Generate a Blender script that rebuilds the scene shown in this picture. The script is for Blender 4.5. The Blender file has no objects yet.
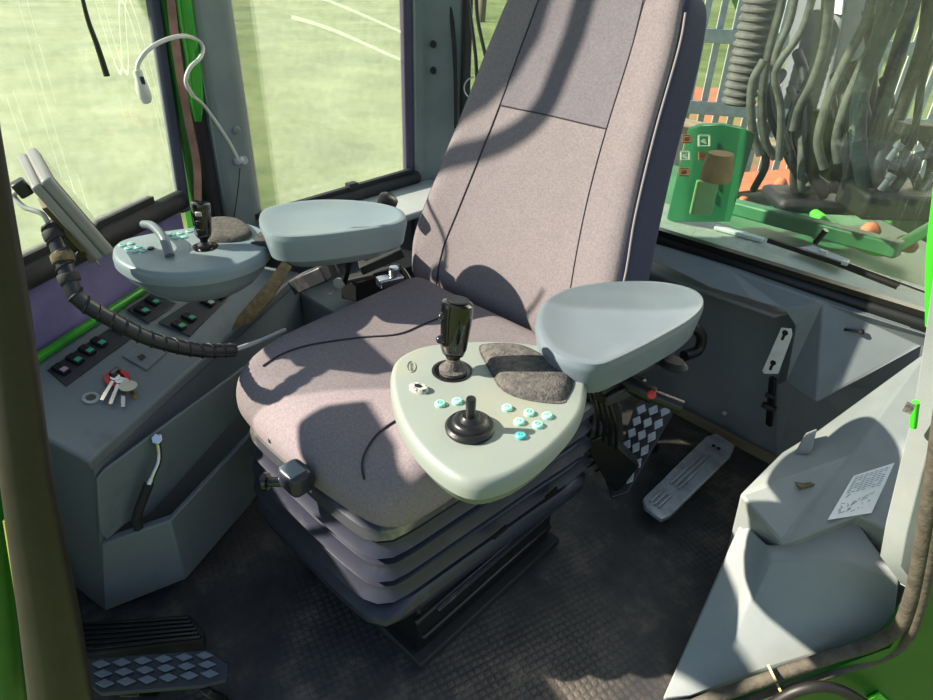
import bpy, bmesh, math, random
import numpy as np
from mathutils import Vector, Matrix
random.seed(7)
S = bpy.context.scene
COL = S.collection

# ------------------------------------------------------------------ camera, light, exposure
# cab frame: x = driver's left, y = towards the rear wall, z = up, origin = floor below the seat
F = 650.; PT = math.radians(32); RO = math.radians(2); AZ = math.radians(47.5)
CAM = np.array([.77, -.66, 1.1])
def rw(v):
    return np.array([v[0]*math.sin(AZ)-v[1]*math.cos(AZ), v[0]*math.cos(AZ)+v[1]*math.sin(AZ), v[2]])
fw = rw((0, math.cos(PT), -math.sin(PT))); up0 = rw((0, math.sin(PT), math.cos(PT))); rt0 = rw((1., 0, 0))
rt = rt0*math.cos(RO)+up0*math.sin(RO); up = -rt0*math.sin(RO)+up0*math.cos(RO)
hd = rw((0, 1., 0)); ht = rw((1., 0, 0))
cam = bpy.data.cameras.new('camera'); camo = bpy.data.objects.new('camera', cam); COL.objects.link(camo)
camo.matrix_world = Matrix(((rt[0], up[0], -fw[0], CAM[0]), (rt[1], up[1], -fw[1], CAM[1]), (rt[2], up[2], -fw[2], CAM[2]), (0, 0, 0, 1)))
cam.sensor_width = 36; cam.lens = F*36/933; cam.clip_start = .01; cam.clip_end = 500
S.camera = camo
W = bpy.data.worlds.new('sky'); S.world = W; W.use_nodes = True
wn = W.node_tree; bg = wn.nodes['Background']
sky = wn.nodes.new('ShaderNodeTexSky'); sky.sky_type = 'NISHITA'; sky.sun_disc = False
sky.sun_elevation = math.radians(33); sky.sun_rotation = math.radians(0); sky.air_density = 1.4; sky.dust_density = 3
wn.links.new(sky.outputs[0], bg.inputs[0]); bg.inputs[1].default_value = .18
sun = bpy.data.lights.new('sun', 'SUN'); sun.energy = 11; sun.angle = math.radians(.8); sun.color = (1, .91, .76)
suno = bpy.data.objects.new('sun', sun); COL.objects.link(suno)
SD = Vector((.604, .579, -.545))
suno.rotation_euler = SD.to_track_quat('-Z', 'Y').to_euler(); suno.location = (-3, -3, 4)
S.view_settings.view_transform = 'Standard'; S.view_settings.look = 'None'; S.view_settings.gamma = 1
S.view_settings.use_curve_mapping = False; S.view_settings.exposure = .38

def ray(px, py): return fw+rt*(px-466.5)/F-up*(py-350)/F
def at(px, py, x=None, y=None, z=None, d=None, f=None):
    """the point of a real plane (x=, y=, z=, or distance d= along the heading) seen in direction px,py"""
    r = ray(px, py)
    if x is not None: t = (x-CAM[0])/r[0]
    elif y is not None: t = (y-CAM[1])/r[1]
    elif z is not None: t = (z-CAM[2])/r[2]
    elif d is not None: t = d/(r@hd)
    else: t = f
    return Vector(CAM+r*t)

# ------------------------------------------------------------------ materials
def lin(c): return tuple(((v/255.)/12.92 if v/255. <= .04045 else ((v/255.+.055)/1.055)**2.4) for v in c)+(1,)
MATS = {}
def mat(name, rgb, rough=.5, metal=0, noise=None, bump=None, spec=.5, coat=0, emit=None):
    """noise=(scale, rgb2, lo, hi) mixes dirt or wear in; bump=(scale, strength)"""
    m = bpy.data.materials.new(name); m.use_nodes = True; n = m.node_tree; b = n.nodes['Principled BSDF']
    b.inputs['Base Color'].default_value = lin(rgb); b.inputs['Roughness'].default_value = rough
    b.inputs['Metallic'].default_value = metal; b.inputs['Specular IOR Level'].default_value = spec
    b.inputs['Coat Weight'].default_value = coat
    tc = n.nodes.new('ShaderNodeTexCoord')
    if noise:
        t = n.nodes.new('ShaderNodeTexNoise'); t.inputs['Scale'].default_value = noise[0]; t.inputs['Detail'].default_value = 6
        t.inputs['Roughness'].default_value = .65
        r = n.nodes.new('ShaderNodeValToRGB'); r.color_ramp.elements[0].position = noise[2]; r.color_ramp.elements[1].position = noise[3]
        r.color_ramp.elements[0].color = lin(rgb); r.color_ramp.elements[1].color = lin(noise[1])
        n.links.new(tc.outputs['Object'], t.inputs['Vector']); n.links.new(t.outputs['Fac'], r.inputs['Fac'])
        n.links.new(r.outputs['Color'], b.inputs['Base Color'])
    if bump:
        t2 = n.nodes.new('ShaderNodeTexNoise'); t2.inputs['Scale'].default_value = bump[0]; t2.inputs['Detail'].default_value = 3
        bp = n.nodes.new('ShaderNodeBump'); bp.inputs['Strength'].default_value = bump[1]; bp.inputs['Distance'].default_value = .002
        n.links.new(tc.outputs['Object'], t2.inputs['Vector']); n.links.new(t2.outputs['Fac'], bp.inputs['Height'])
        n.links.new(bp.outputs['Normal'], b.inputs['Normal'])
    MATS[name] = m
    return m
fabric = mat('seat_fabric', (143, 132, 134), .95, noise=(260, (116, 108, 115), .35, .75), bump=(900, .5), spec=.1)
fabric_side = mat('seat_side_fabric', (66, 66, 88), .9, noise=(300, (56, 56, 76), .4, .7), bump=(900, .4), spec=.15)
seam_m = mat('seam_thread', (52, 46, 58), .9)
piping_m = mat('piping', (150, 140, 142), .8)
plastic = mat('armrest_plastic', (98, 109, 117), .36, noise=(9, (104, 115, 122), .4, .7), bump=(700, .12))
console_m = mat('console_plastic', (126, 134, 128), .38, noise=(7, (142, 138, 112), .52, .75), bump=(700, .1))
console_far = mat('console_plastic_blue', (118, 132, 139), .4, noise=(7, (126, 137, 138), .4, .7), bump=(700, .1))
trim_m = mat('cab_trim_plastic', (120, 127, 131), .5, noise=(5, (106, 113, 118), .35, .7), bump=(500, .2))
trim_lt = mat('side_box_plastic', (138, 142, 140), .5, noise=(5, (118, 126, 129), .35, .75), bump=(500, .15))
trim_dk = mat('side_console_plastic', (112, 120, 126), .5, noise=(12, (92, 96, 100), .55, .8), bump=(500, .2))
pillar_m = mat('pillar_grey', (120, 130, 129), .5, noise=(6, (108, 118, 118), .4, .7), bump=(400, .1))
black = mat('black_plastic', (20, 20, 22), .35, bump=(300, .1))
blackm = mat('black_matte', (26, 26, 29), .7, noise=(20, (48, 45, 44), .5, .8))
rubber = mat('rubber', (34, 34, 36), .75, noise=(30, (60, 56, 52), .55, .85))
gloss = mat('gloss_black', (12, 12, 12), .12, coat=.4)
bel_m = mat('bellows_plastic', (42, 43, 56), .32, noise=(14, (72, 72, 80), .55, .8))
pan_m = mat('seat_pan_metal', (70, 71, 78), .4, metal=.35, noise=(12, (150, 144, 128), .5, .75))
chrome = mat('chrome', (200, 200, 205), .25, metal=1)
alu = mat('cast_aluminium', (176, 180, 186), .42, metal=.6, noise=(25, (128, 130, 134), .45, .75), bump=(200, .3))
white_m = mat('white_metal', (216, 216, 214), .45, noise=(30, (186, 184, 178), .5, .8))
green = mat('green_paint', (38, 148, 30), .35, coat=.3, noise=(8, (30, 122, 28), .5, .7))
green_dk = mat('dark_green_paint', (12, 88, 16), .4, noise=(10, (22, 100, 22), .4, .7))
green_out = mat('machine_green', (48, 120, 66), .5, noise=(3, (30, 84, 52), .35, .7))
purple = mat('purple_glazing_panel', (128, 118, 168), .5, noise=(6, (96, 88, 132), .4, .7), bump=(60, .1))
brown = mat('brown_strap', (122, 92, 82), .85, noise=(40, (98, 72, 64), .4, .7))
red = mat('red_plastic', (196, 40, 40), .35)
button_m = mat('mint_button', (150, 226, 196), .4)
button_b = mat('teal_button', (72, 166, 170), .4)
glyph = mat('dark_green_print', (30, 110, 96), .6)
switch_g = mat('green_lens', (60, 168, 134), .3)
pad_m = mat('worn_pad', (96, 92, 86), .9, noise=(120, (56, 54, 56), .35, .65), bump=(350, 1))
lining = mat('frayed_lining', (112, 100, 74), .95, noise=(60, (70, 62, 46), .35, .7), bump=(200, .8))
silver_m = mat('silver_plastic', (168, 172, 172), .4)
hose_m = mat('hose_rubber', (26, 27, 34), .38, noise=(40, (60, 60, 62), .6, .85))
grease_m = mat('dusty_hose', (118, 112, 104), .7, noise=(30, (78, 76, 74), .4, .7))
hose_teal = mat('dark_hose', (28, 42, 46), .55, noise=(30, (72, 86, 86), .5, .8))
steel_grey = mat('galvanised_steel', (186, 188, 190), .55, noise=(15, (160, 162, 164), .4, .7))
boom_grey = mat('boom_grey', (116, 118, 124), .5, noise=(6, (92, 92, 98), .4, .75))
oil_black = mat('oily_metal', (20, 20, 22), .6, noise=(14, (84, 74, 62), .55, .75))
paper = mat('label_paper', (226, 228, 226), .6)
ink = mat('label_ink', (96, 104, 112), .8)
decal_m = mat('decal_white', (220, 214, 196), .6)
orange = mat('orange_rust', (196, 112, 70), .8, noise=(20, (150, 80, 60), .4, .7))
leafm = mat('brown_leaf_litter', (170, 96, 70), .95, noise=(3, (120, 104, 66), .4, .6))
wood_m = mat('weathered_timber', (168, 150, 120), .9, noise=(8, (112, 96, 78), .4, .7))
soil = mat('field_track', (176, 166, 140), .95)
seal_m = mat('door_seal_rubber', (84, 77, 66), .8, noise=(40, (54, 50, 44), .4, .7), bump=(150, .8))
seal_dk = mat('dark_door_seal', (23, 20, 20), .5, noise=(40, (34, 29, 27), .4, .7))
leaf = mat('tree_leaf', (86, 128, 60), .8, noise=(4, (54, 96, 44), .4, .6))
bark = mat('tree_bark', (96, 84, 70), .9)
brass = mat('brass', (190, 150, 70), .35, metal=1)
yellow_m = mat('lamp_yellow_rim', (222, 214, 190), .5)

def floor_material():
    m = bpy.data.materials.new('dirty_floor_mat'); m.use_nodes = True; n = m.node_tree; b = n.nodes['Principled BSDF']; L = n.links
    tc = n.nodes.new('ShaderNodeTexCoord')
    a = n.nodes.new('ShaderNodeTexNoise'); a.inputs['Scale'].default_value = 7; a.inputs['Detail'].default_value = 10; a.inputs['Roughness'].default_value = .72
    r = n.nodes.new('ShaderNodeValToRGB'); e = r.color_ramp.elements
    e[0].position = .36; e[0].color = lin((33, 33, 38)); e[1].position = .72; e[1].color = lin((108, 98, 86))
    x = e.new(.52); x.color = lin((54, 52, 52))
    L.new(tc.outputs['Object'], a.inputs['Vector']); L.new(a.outputs['Fac'], r.inputs['Fac'])
    v = n.nodes.new('ShaderNodeTexVoronoi'); v.inputs['Scale'].default_value = 1; v.inputs['Randomness'].default_value = 0.12
    mp = n.nodes.new('ShaderNodeMapping'); mp.inputs['Scale'].default_value = (75, 75, 1); mp.inputs['Rotation'].default_value = (0, 0, .3)
    L.new(tc.outputs['Object'], mp.inputs['Vector']); L.new(mp.outputs['Vector'], v.inputs['Vector'])
    r2 = n.nodes.new('ShaderNodeValToRGB'); r2.color_ramp.elements[0].position = .25; r2.color_ramp.elements[1].position = .5
    r2.color_ramp.elements[0].color = (1, 1, 1, 1); r2.color_ramp.elements[1].color = (0, 0, 0, 1)
    L.new(v.outputs['Distance'], r2.inputs['Fac'])
    d = n.nodes.new('ShaderNodeTexNoise'); d.inputs['Scale'].default_value = 3.5; d.inputs['Detail'].default_value = 5
    r3 = n.nodes.new('ShaderNodeValToRGB'); r3.color_ramp.elements[0].position = .42; r3.color_ramp.elements[1].position = .62
    L.new(tc.outputs['Object'], d.inputs['Vector']); L.new(d.outputs['Fac'], r3.inputs['Fac'])
    mu = n.nodes.new('ShaderNodeMath'); mu.operation = 'MULTIPLY'; L.new(r2.outputs['Color'], mu.inputs[0]); L.new(r3.outputs['Color'], mu.inputs[1])
    mx = n.nodes.new('ShaderNodeMix'); mx.data_type = 'RGBA'; mx.inputs[7].default_value = lin((88, 82, 76))
    mu2 = n.nodes.new('ShaderNodeMath'); mu2.operation = 'MULTIPLY'; mu2.inputs[1].default_value = .45
    L.new(mu.outputs[0], mu2.inputs[0]); L.new(mu2.outputs[0], mx.inputs[0]); L.new(r.outputs['Color'], mx.inputs[6]); L.new(mx.outputs[2], b.inputs['Base Color'])
    bp = n.nodes.new('ShaderNodeBump'); bp.inputs['Strength'].default_value = .6; bp.inputs['Distance'].default_value = .002
    L.new(mu.outputs[0], bp.inputs['Height']); L.new(bp.outputs['Normal'], b.inputs['Normal'])
    b.inputs['Roughness'].default_value = .6
    return m
floor_m = floor_material()

def glass_material(name, haze, tint, scratch=.5, gloss_w=.05, scale=5):
    """scratched dusty pane: clear pass-through, a thin light-scattering film and fine scratches"""
    m = bpy.data.materials.new(name); m.use_nodes = True; n = m.node_tree; L = n.links
    n.nodes.remove(n.nodes['Principled BSDF']); out = n.nodes['Material Output']
    tr = n.nodes.new('ShaderNodeBsdfTransparent'); tr.inputs[0].default_value = tint
    tl = n.nodes.new('ShaderNodeBsdfTranslucent'); tl.inputs[0].default_value = (.80, .88, .78, 1)
    df = n.nodes.new('ShaderNodeBsdfDiffuse'); df.inputs[0].default_value = (.80, .86, .78, 1)
    gl = n.nodes.new('ShaderNodeBsdfGlossy'); gl.inputs['Roughness'].default_value = .03
    tc = n.nodes.new('ShaderNodeTexCoord')
    acc = None
    def mathn(op, a, b):
        q = n.nodes.new('ShaderNodeMath'); q.operation = op
        for i, v in enumerate((a, b)):
            if isinstance(v, (int, float)): q.inputs[i].default_value = v
            else: L.new(v, q.inputs[i])
        return q.outputs[0]
    for k, ang in enumerate((.5, -.7, 1.1, 2.0)):        # thin lines: stretched noise bands through a narrow ramp
        mp = n.nodes.new('ShaderNodeMapping'); mp.inputs['Rotation'].default_value = (ang*.8, ang*.5, ang); mp.inputs['Scale'].default_value = (scale*3.2, scale*.10, scale*.10)
        t = n.nodes.new('ShaderNodeTexNoise'); t.inputs['Scale'].default_value = 1.0; t.inputs['Detail'].default_value = 0
        L.new(tc.outputs['Object'], mp.inputs[0]); L.new(mp.outputs[0], t.inputs['Vector'])
        dd = mathn('ABSOLUTE', mathn('SUBTRACT', t.outputs['Fac'], .5+.06*(k-1)), 0)
        v = mathn('LESS_THAN', dd, .0011)
        t2 = n.nodes.new('ShaderNodeTexNoise'); t2.inputs['Scale'].default_value = 3+k; L.new(tc.outputs['Object'], t2.inputs['Vector'])
        v = mathn('MULTIPLY', v, mathn('GREATER_THAN', t2.outputs['Fac'], .52))
        acc = v if acc is None else mathn('MAXIMUM', acc, v)
    dust = n.nodes.new('ShaderNodeTexNoise'); dust.inputs['Scale'].default_value = 55; dust.inputs['Detail'].default_value = 8
    L.new(tc.outputs['Object'], dust.inputs['Vector'])
    big = n.nodes.new('ShaderNodeTexNoise'); big.inputs['Scale'].default_value = 4; L.new(tc.outputs['Object'], big.inputs['Vector'])
    h = mathn('MULTIPLY', mathn('ADD', mathn('MULTIPLY', dust.outputs['Fac'], 1.1), mathn('MULTIPLY', big.outputs['Fac'], .9)), haze)
    fac = mathn('MINIMUM', mathn('ADD', h, mathn('MULTIPLY', acc, scratch)), .95)
    film = n.nodes.new('ShaderNodeMixShader'); film.inputs[0].default_value = .35; L.new(tl.outputs[0], film.inputs[1]); L.new(df.outputs[0], film.inputs[2])
    mx = n.nodes.new('ShaderNodeMixShader'); L.new(fac, mx.inputs[0]); L.new(tr.outputs[0], mx.inputs[1]); L.new(film.outputs[0], mx.inputs[2])
    m2 = n.nodes.new('ShaderNodeMixShader'); m2.inputs[0].default_value = gloss_w; L.new(mx.outputs[0], m2.inputs[1]); L.new(gl.outputs[0], m2.inputs[2])
    L.new(m2.outputs[0], out.inputs['Surface'])
    return m
glass_front = glass_material('scratched_side_glass', .125, (.95, .97, .95, 1), .3)
glass_rear = glass_material('rear_glass', .018, (.90, .96, .94, 1), .12, .04)

# ------------------------------------------------------------------ mesh helpers
def tag(o, label=None, cat=None, group=None, kind=None):
    if label: o['label'] = label
    if cat: o['category'] = cat
    if group: o['group'] = group
    if kind: o['kind'] = kind
    return o
def thing(name, loc, label, cat, group=None):
    o = bpy.data.objects.new(name, None); COL.objects.link(o); o.location = loc; o.empty_display_size = .05
    return tag(o, label, cat, group)
def wloc(o):
    v = Vector((0, 0, 0))
    while o is not None: v += o.location; o = o.parent
    return v
def obj(name, bm, m, parent=None, smooth=True, bevel=0, sub=0, seg=2, origin=None):
    """bmesh in cab coordinates -> ONE object; the local origin sits on its parent's"""
    base = wloc(parent) if parent is not None else Vector((0, 0, 0))
    if origin is not None: base = Vector(origin)
    bmesh.ops.recalc_face_normals(bm, faces=bm.faces)
    bmesh.ops.translate(bm, verts=bm.verts, vec=-base)
    me = bpy.data.meshes.new(name); bm.to_mesh(me); bm.free()
    o = bpy.data.objects.new(name, me); COL.objects.link(o)
    if parent is not None:
        o.parent = parent; o.location = base-wloc(parent)
    else: o.location = base
    for mm in (m if isinstance(m, (list, tuple)) else [m]): me.materials.append(mm)
    if smooth:
        for p in me.polygons: p.use_smooth = True
    if bevel:
        b = o.modifiers.new('bevel', 'BEVEL'); b.width = bevel; b.segments = seg; b.limit_method = 'ANGLE'; b.angle_limit = math.radians(35)
        b.harden_normals = False
    if sub:
        s = o.modifiers.new('subd', 'SUBSURF'); s.levels = sub; s.render_levels = sub
    if smooth:
        me.set_sharp_from_angle(angle=math.radians(40)) if not sub else None
    return o
def struct(name, bm, m, **k):
    o = obj(name, bm, m, **k); o['kind'] = 'structure'; return o
def frame(z, x=None):
    z = Vector(z).normalized(); x = Vector(x) if x is not None else (Vector((0, 0, 1)) if abs(z.z) < .95 else Vector((1, 0, 0)))
    y = z.cross(x).normalized(); x = y.cross(z).normalized()
    return x, y, z
def box(bm, c, s, ax=None, mi=0):
    """c centre, s full size, ax = (x, y, z) unit axes"""
    ax = ax or (Vector((1, 0, 0)), Vector((0, 1, 0)), Vector((0, 0, 1))); c = Vector(c)
    vs = [bm.verts.new(c+ax[0]*(i*s[0]/2)+ax[1]*(j*s[1]/2)+ax[2]*(k*s[2]/2)) for i in (-1, 1) for j in (-1, 1) for k in (-1, 1)]
    for f in ((0, 1, 3, 2), (4, 6, 7, 5), (0, 4, 5, 1), (2, 3, 7, 6), (0, 2, 6, 4), (1, 5, 7, 3)):
        bm.faces.new([vs[i] for i in f]).material_index = mi
    return bm
def rings(bm, rs, close=True, cap=True):
    """loft a list of vertex rings"""
    R = [[bm.verts.new(p) for p in r] for r in rs]; n = len(rs[0])
    for a, b in zip(R, R[1:]):
        for i in range(n if close else n-1):
            j = (i+1) % n
            bm.faces.new((a[i], a[j], b[j], b[i]))
    if cap:
        bm.faces.new(R[0][::-1]); bm.faces.new(R[-1])
    return bm
def smoothpath(pts, n=8):
    pts = [Vector(p) for p in pts]
    if len(pts) < 3: return pts
    P = [pts[0]*2-pts[1]]+pts+[pts[-1]*2-pts[-2]]; out = []
    for i in range(1, len(P)-2):
        for k in range(n):
            t = k/n; a, b, c, d = P[i-1:i+3]
            out.append(.5*((2*b)+(c-a)*t+(2*a-5*b+4*c-d)*t*t+(3*b-a-3*c+d)*t**3))
    out.append(pts[-1]); return out
def tube(bm, pts, r, seg=10, smooth=6, cap=True):
    p = smoothpath(pts, smooth) if smooth else [Vector(q) for q in pts]
    n = len(p); rs = []
    x = None
    for i in range(n):
        t = (p[min(i+1, n-1)]-p[max(i-1, 0)])
        if t.length < 1e-9: t = Vector((0, 0, 1))
        t.normalize()
        if x is None: x, y, _ = frame(t)
        else:
            x = (x-t*x.dot(t)).normalized(); y = t.cross(x)
        rr = r(i/(n-1)) if callable(r) else r
        rs.append([p[i]+x*(math.cos(a)*rr)+y*(math.sin(a)*rr) for a in (2*math.pi*k/seg for k in range(seg))])
    return rings(bm, rs, cap=cap)
def lathe(bm, prof, o, axis=(0, 0, 1), seg=24, sx=1, sy=1, xdir=None):
    """prof = [(radius, height)...]"""
    x, y, z = frame(axis, xdir); o = Vector(o)
    return rings(bm, [[o+z*h+x*(math.cos(a)*max(r, 1e-4)*sx)+y*(math.sin(a)*max(r, 1e-4)*sy) for a in (2*math.pi*k/seg for k in range(seg))] for r, h in prof])
def cyl(bm, a, b, r, seg=16):
    a = Vector(a); b = Vector(b); d = b-a
    return lathe(bm, [(r, 0), (r, d.length)], a, d, seg)
def prism(bm, pts, vec):
    a = [Vector(p) for p in pts]; v = Vector(vec)
    A = [bm.verts.new(p) for p in a]; B = [bm.verts.new(p+v) for p in a]; n = len(a)
    fa = bm.faces.new(A); fb = bm.faces.new(B[::-1])
    for i in range(n): bm.faces.new((A[i], B[i], B[(i+1) % n], A[(i+1) % n]))
    bmesh.ops.triangulate(bm, faces=[fa, fb])
    return bm
def solid_down(bm, pts, z0):
    """a lid polygon standing on walls that go straight down to z0"""
    A = [bm.verts.new(p) for p in pts]; B = [bm.verts.new((p[0], p[1], z0)) for p in pts]; n = len(A)
    bm.faces.new(A); bm.faces.new(B[::-1])
    for i in range(n): bm.faces.new((A[i], B[i], B[(i+1) % n], A[(i+1) % n]))
    return bm
def mesh(verts, faces):
    bm = bmesh.new(); V = [bm.verts.new(v) for v in verts]
    for f in faces: bm.faces.new([V[i] for i in f])
    return bm
def sheet(bm, verts, faces, th):
    """a faceted panel given thickness th (vector)"""
    th = Vector(th); n = len(verts)
    A = [bm.verts.new(v) for v in verts]; B = [bm.verts.new(Vector(v)+th) for v in verts]; cnt = {}
    for f in faces:
        bm.faces.new([A[i] for i in f]); bm.faces.new([B[i] for i in f[::-1]])
        for i, j in zip(f, f[1:]+f[:1]): cnt.setdefault(frozenset((i, j)), []).append((i, j))
    for k, v in cnt.items():
        if len(v) == 1:
            i, j = v[0]; bm.faces.new((A[j], A[i], B[i], B[j]))
    return bm
def rbox(size, r, n=14, fn=None):
    """densely divided round-edged box, optionally bent by fn(point)"""
    bm = bmesh.new(); bmesh.ops.create_cube(bm, size=2)
    bmesh.ops.subdivide_edges(bm, edges=bm.edges, cuts=n, use_grid_fill=True)
    h = Vector(size)/2
    for v in bm.verts:
        # ease the grid towards the edges so that the rounding has enough points
        p = Vector([math.copysign(abs(c)**.8, c)*h[i] for i, c in enumerate(v.co)])
        q = Vector([max(-h[i]+r, min(h[i]-r, p[i])) for i in range(3)])
        d = p-q
        if d.length > 1e-9: p = q+d.normalized()*r*min(1, max(abs(d[0]), abs(d[1]), abs(d[2]))/r)
        v.co = p
    if fn:
        for v in bm.verts: v.co = fn(v.co.copy())
    return bm
def resample(pts, n):
    """closed smooth outline through pts, n evenly spaced points"""
    P = [Vector(p) for p in pts]; m = len(P); c = []
    for i in range(m):
        a, b, d, e = P[i-1], P[i], P[(i+1) % m], P[(i+2) % m]
        for k in range(10):
            t = k/10; c.append(.5*((2*b)+(d-a)*t+(2*a-5*b+4*d-e)*t*t+(3*b-a-3*d+e)*t**3))
    L = [0]
    for i in range(len(c)): L.append(L[-1]+(c[(i+1) % len(c)]-c[i]).length)
    out = []; j = 0
    for k in range(n):
        s = L[-1]*k/n
        while L[j+1] < s: j += 1
        t = (s-L[j])/max(1e-9, L[j+1]-L[j]); out.append(c[j].lerp(c[(j+1) % len(c)], t))
    return out
def slab(bm, outline, prof, n=64, centre=None, smooth=True):
    """outline lies on the top plane; prof = [(fraction pulled towards the centre, dz)] from the bottom ring to the top ring"""
    o = resample(outline, n) if smooth else [Vector(p) for p in outline]; c = centre or sum(o, Vector())/len(o)
    return rings(bm, [[p+(c-p)*f+Vector((0, 0, dz)) for p in o] for f, dz in prof])
B = bmesh.new
V = Vector
UP = V((0, 0, 1)); HD = V(hd); HT = V(ht)

# ================================================================== SETTING: the cab
WX = -.68; WY = .78                                   # side window plane, rear window plane
P1 = V((-.50, -.43, 0)); P2 = V((-.705, -.044, 0))     # chamfered windscreen plane
WD = (P2-P1).normalized(); P0 = P1-WD*.16
bm = B(); prism(bm, [(-.72, -.70, 0), (-.1, -.70, 0), (.58, -.02, 0), (.90, .36, 0), (.90, .95, 0), (-.72, .95, 0)], (0, 0, -.04)); struct('floor', bm, floor_m, smooth=False)
# wall under the windscreen and the front wall
bm = B(); prism(bm, [P0+UP*.0, P2, P2+WD.cross(UP)*.03, P0+WD.cross(UP)*.03], UP*.40); struct('wall_front_corner', bm, trim_dk, smooth=False)
bm = B(); prism(bm, [(P0.x, P0.y, 0), (-.10, -.69, 0), (-.11, -.73, 0), (P0.x-.03, P0.y-.03, 0)], UP*.57); struct('wall_front', bm, trim_dk, smooth=False)
# wall under the side window and its light shelf
bm = B(); box(bm, (WX-.03, .34, .24), (.04, .66, .48)); struct('wall_right', bm, trim_m, smooth=False, bevel=.004)
bm = B(); prism(bm, [(WX-.05, .10, .488), (-.50, .10, .470), (-.50, .64, .470), (-.40, .78, .470), (WX-.05, .78, .488)], (0, 0, -.02)); struct('trim_1', bm, silver_m, bevel=.004)

# panes
def pane(name, a, b, z0, z1, m, th=.006):
    bm = B(); d = (b-a).normalized(); nrm = d.cross(UP); box(bm, (a+b)/2+UP*((z0+z1)/2), ((b-a).length, th, z1-z0), (d, nrm, UP)); return struct(name, bm, m, smooth=False)
TOP = 1.75
pane('window_1', P0, P2+WD*.06, .60, TOP, glass_front)
pane('window_2', V((WX-.01, .14, 0)), V((WX-.01, .625, 0)), .50, TOP, glass_front)
pane('window_3', V((-.60, WY+.02, 0)), V((.84, WY+.02, 0)), .49, TOP, glass_rear)
# purple tinted panel below the windscreen, green bar below it
pane('wall_purple_panel', P0, P2-WD*.02, .42, .60, purple, .01)['kind'] = 'structure'
bm = B(); tube(bm, [P0+V((.02, 0, .44)), P2-WD*.06+V((.025, .02, .455))], .009, smooth=0); struct('trim_2', bm, green)
# rubber-lipped sills
def bar(bm, a, b, w, h, **k):
    d = (V(b)-V(a)); n = d.cross(UP).normalized(); u = n.cross(d).normalized(); box(bm, (V(a)+V(b))/2, (d.length, w, h), (d.normalized(), n, u))
bm = B(); tube(bm, [P0+V((.012, .006, .585)), P2+WD*-.02+V((.012, .006, .585))], .022, smooth=0, seg=14); bar(bm, P0+V((0, 0, .612)), P2-WD*.10+V((0, 0, .612)), .022, .012); struct('trim_3', bm, blackm)
bm = B(); tube(bm, [(WX+.02, .12, .488), (WX+.02, .655, .50)], .017, smooth=0, seg=14); bar(bm, (WX+.012, .11, .508), (WX+.012, .63, .520), .014, .014); bar(bm, (WX+.012, .40, .520), (WX+.012, .43, .520), .02, .02); struct('trim_4', bm, blackm)
bm = B(); tube(bm, [(-.60, WY+.0, .488), (.84, WY+.0, .492)], .021, smooth=0, seg=14); bar(bm, (-.60, WY-.004, .512), (.80, WY-.004, .516), .02, .012); struct('trim_5', bm, black)
# pillars
def post(name, pts, z0, z1, m, lean=(0, 0), bevel=.006):
    a = [V((p[0], p[1], z0)) for p in pts]; b = [V((p[0]+lean[0], p[1]+lean[1], z1)) for p in pts]
    return struct(name, rings(B(), [a, b]), m, bevel=bevel, smooth=True)
post('trim_6', [(WX-.005, .035), (WX+.018, .045), (WX+.018, .118), (WX+.0, .142), (WX-.07, .142), (WX-.07, .035)], .0, 1.8, pillar_m, bevel=.012)      # grey pillar
post('trim_7', [(WX-.06, .010), (WX-.01, .000), (WX+.008, .008), (WX+.008, .034), (WX-.06, .034)], .3, 1.8, blackm)
tz = [(P2.x-.02, P2.y+.0), (P2.x+.010, P2.y+.008), (P2.x+.012, P2.y+.058), (P2.x-.02, P2.y+.058)]
struct('trim_8', rings(B(), [[V((x, y, .3)) for x, y in tz], [V((x-.02*(i < 2), y+(.068 if i < 2 else .02), 1.8)) for i, (x, y) in enumerate(tz)]]), green_dk)
g = at(196, 125, x=-.69); g2 = at(183, -60, x=-.69)
bm = B(); tube(bm, [at(176, -80, x=-.67), at(185, 10, x=-.67), at(193, 62, x=-.67), at(198, 121, x=-.67)], lambda t: .0155 if t < .9 else .0155-.08*(t-.9), seg=14); struct('trim_9', bm, green)
post('trim_10', [(P2.x+.0, P2.y-.018), (P2.x+.018, P2.y-.014), (P2.x+.012, P2.y+.012), (P2.x-.006, P2.y+.010)], .55, 1.8, mat('frame_blue_grey', (70, 74, 92), .5), lean=(-.030, .085))
post('trim_11', [(WX-.015, .625), (WX+.008, .625), (WX+.008, .655), (WX-.015, .655)], .5, 1.8, mat('frame_purple_grey', (76, 66, 92), .5))
post('trim_12', [(WX-.03, .655), (WX+.012, .655), (WX+.020, .672), (WX+.020, .70), (-.60, WY-.01), (-.60, WY+.03), (WX-.03, WY+.03)], .0, 1.8, pillar_m, bevel=.008)   # corner pillar
post('trim_13', [(-.60, WY-.012), (-.588, WY-.012), (-.585, WY+.02), (-.60, WY+.02)], .48, 1.8, rubber)
# ceiling: unseen roof, its sunward corner left open to let the sun in
bm = B()
for x0, x1, y0, y1 in ((-.75, .9, .2, .9), (.25, .9, -.75, .2)): box(bm, ((x0+x1)/2, (y0+y1)/2, 1.82), (x1-x0, y1-y0, .04))
struct('ceiling', bm, trim_m, smooth=False)

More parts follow.
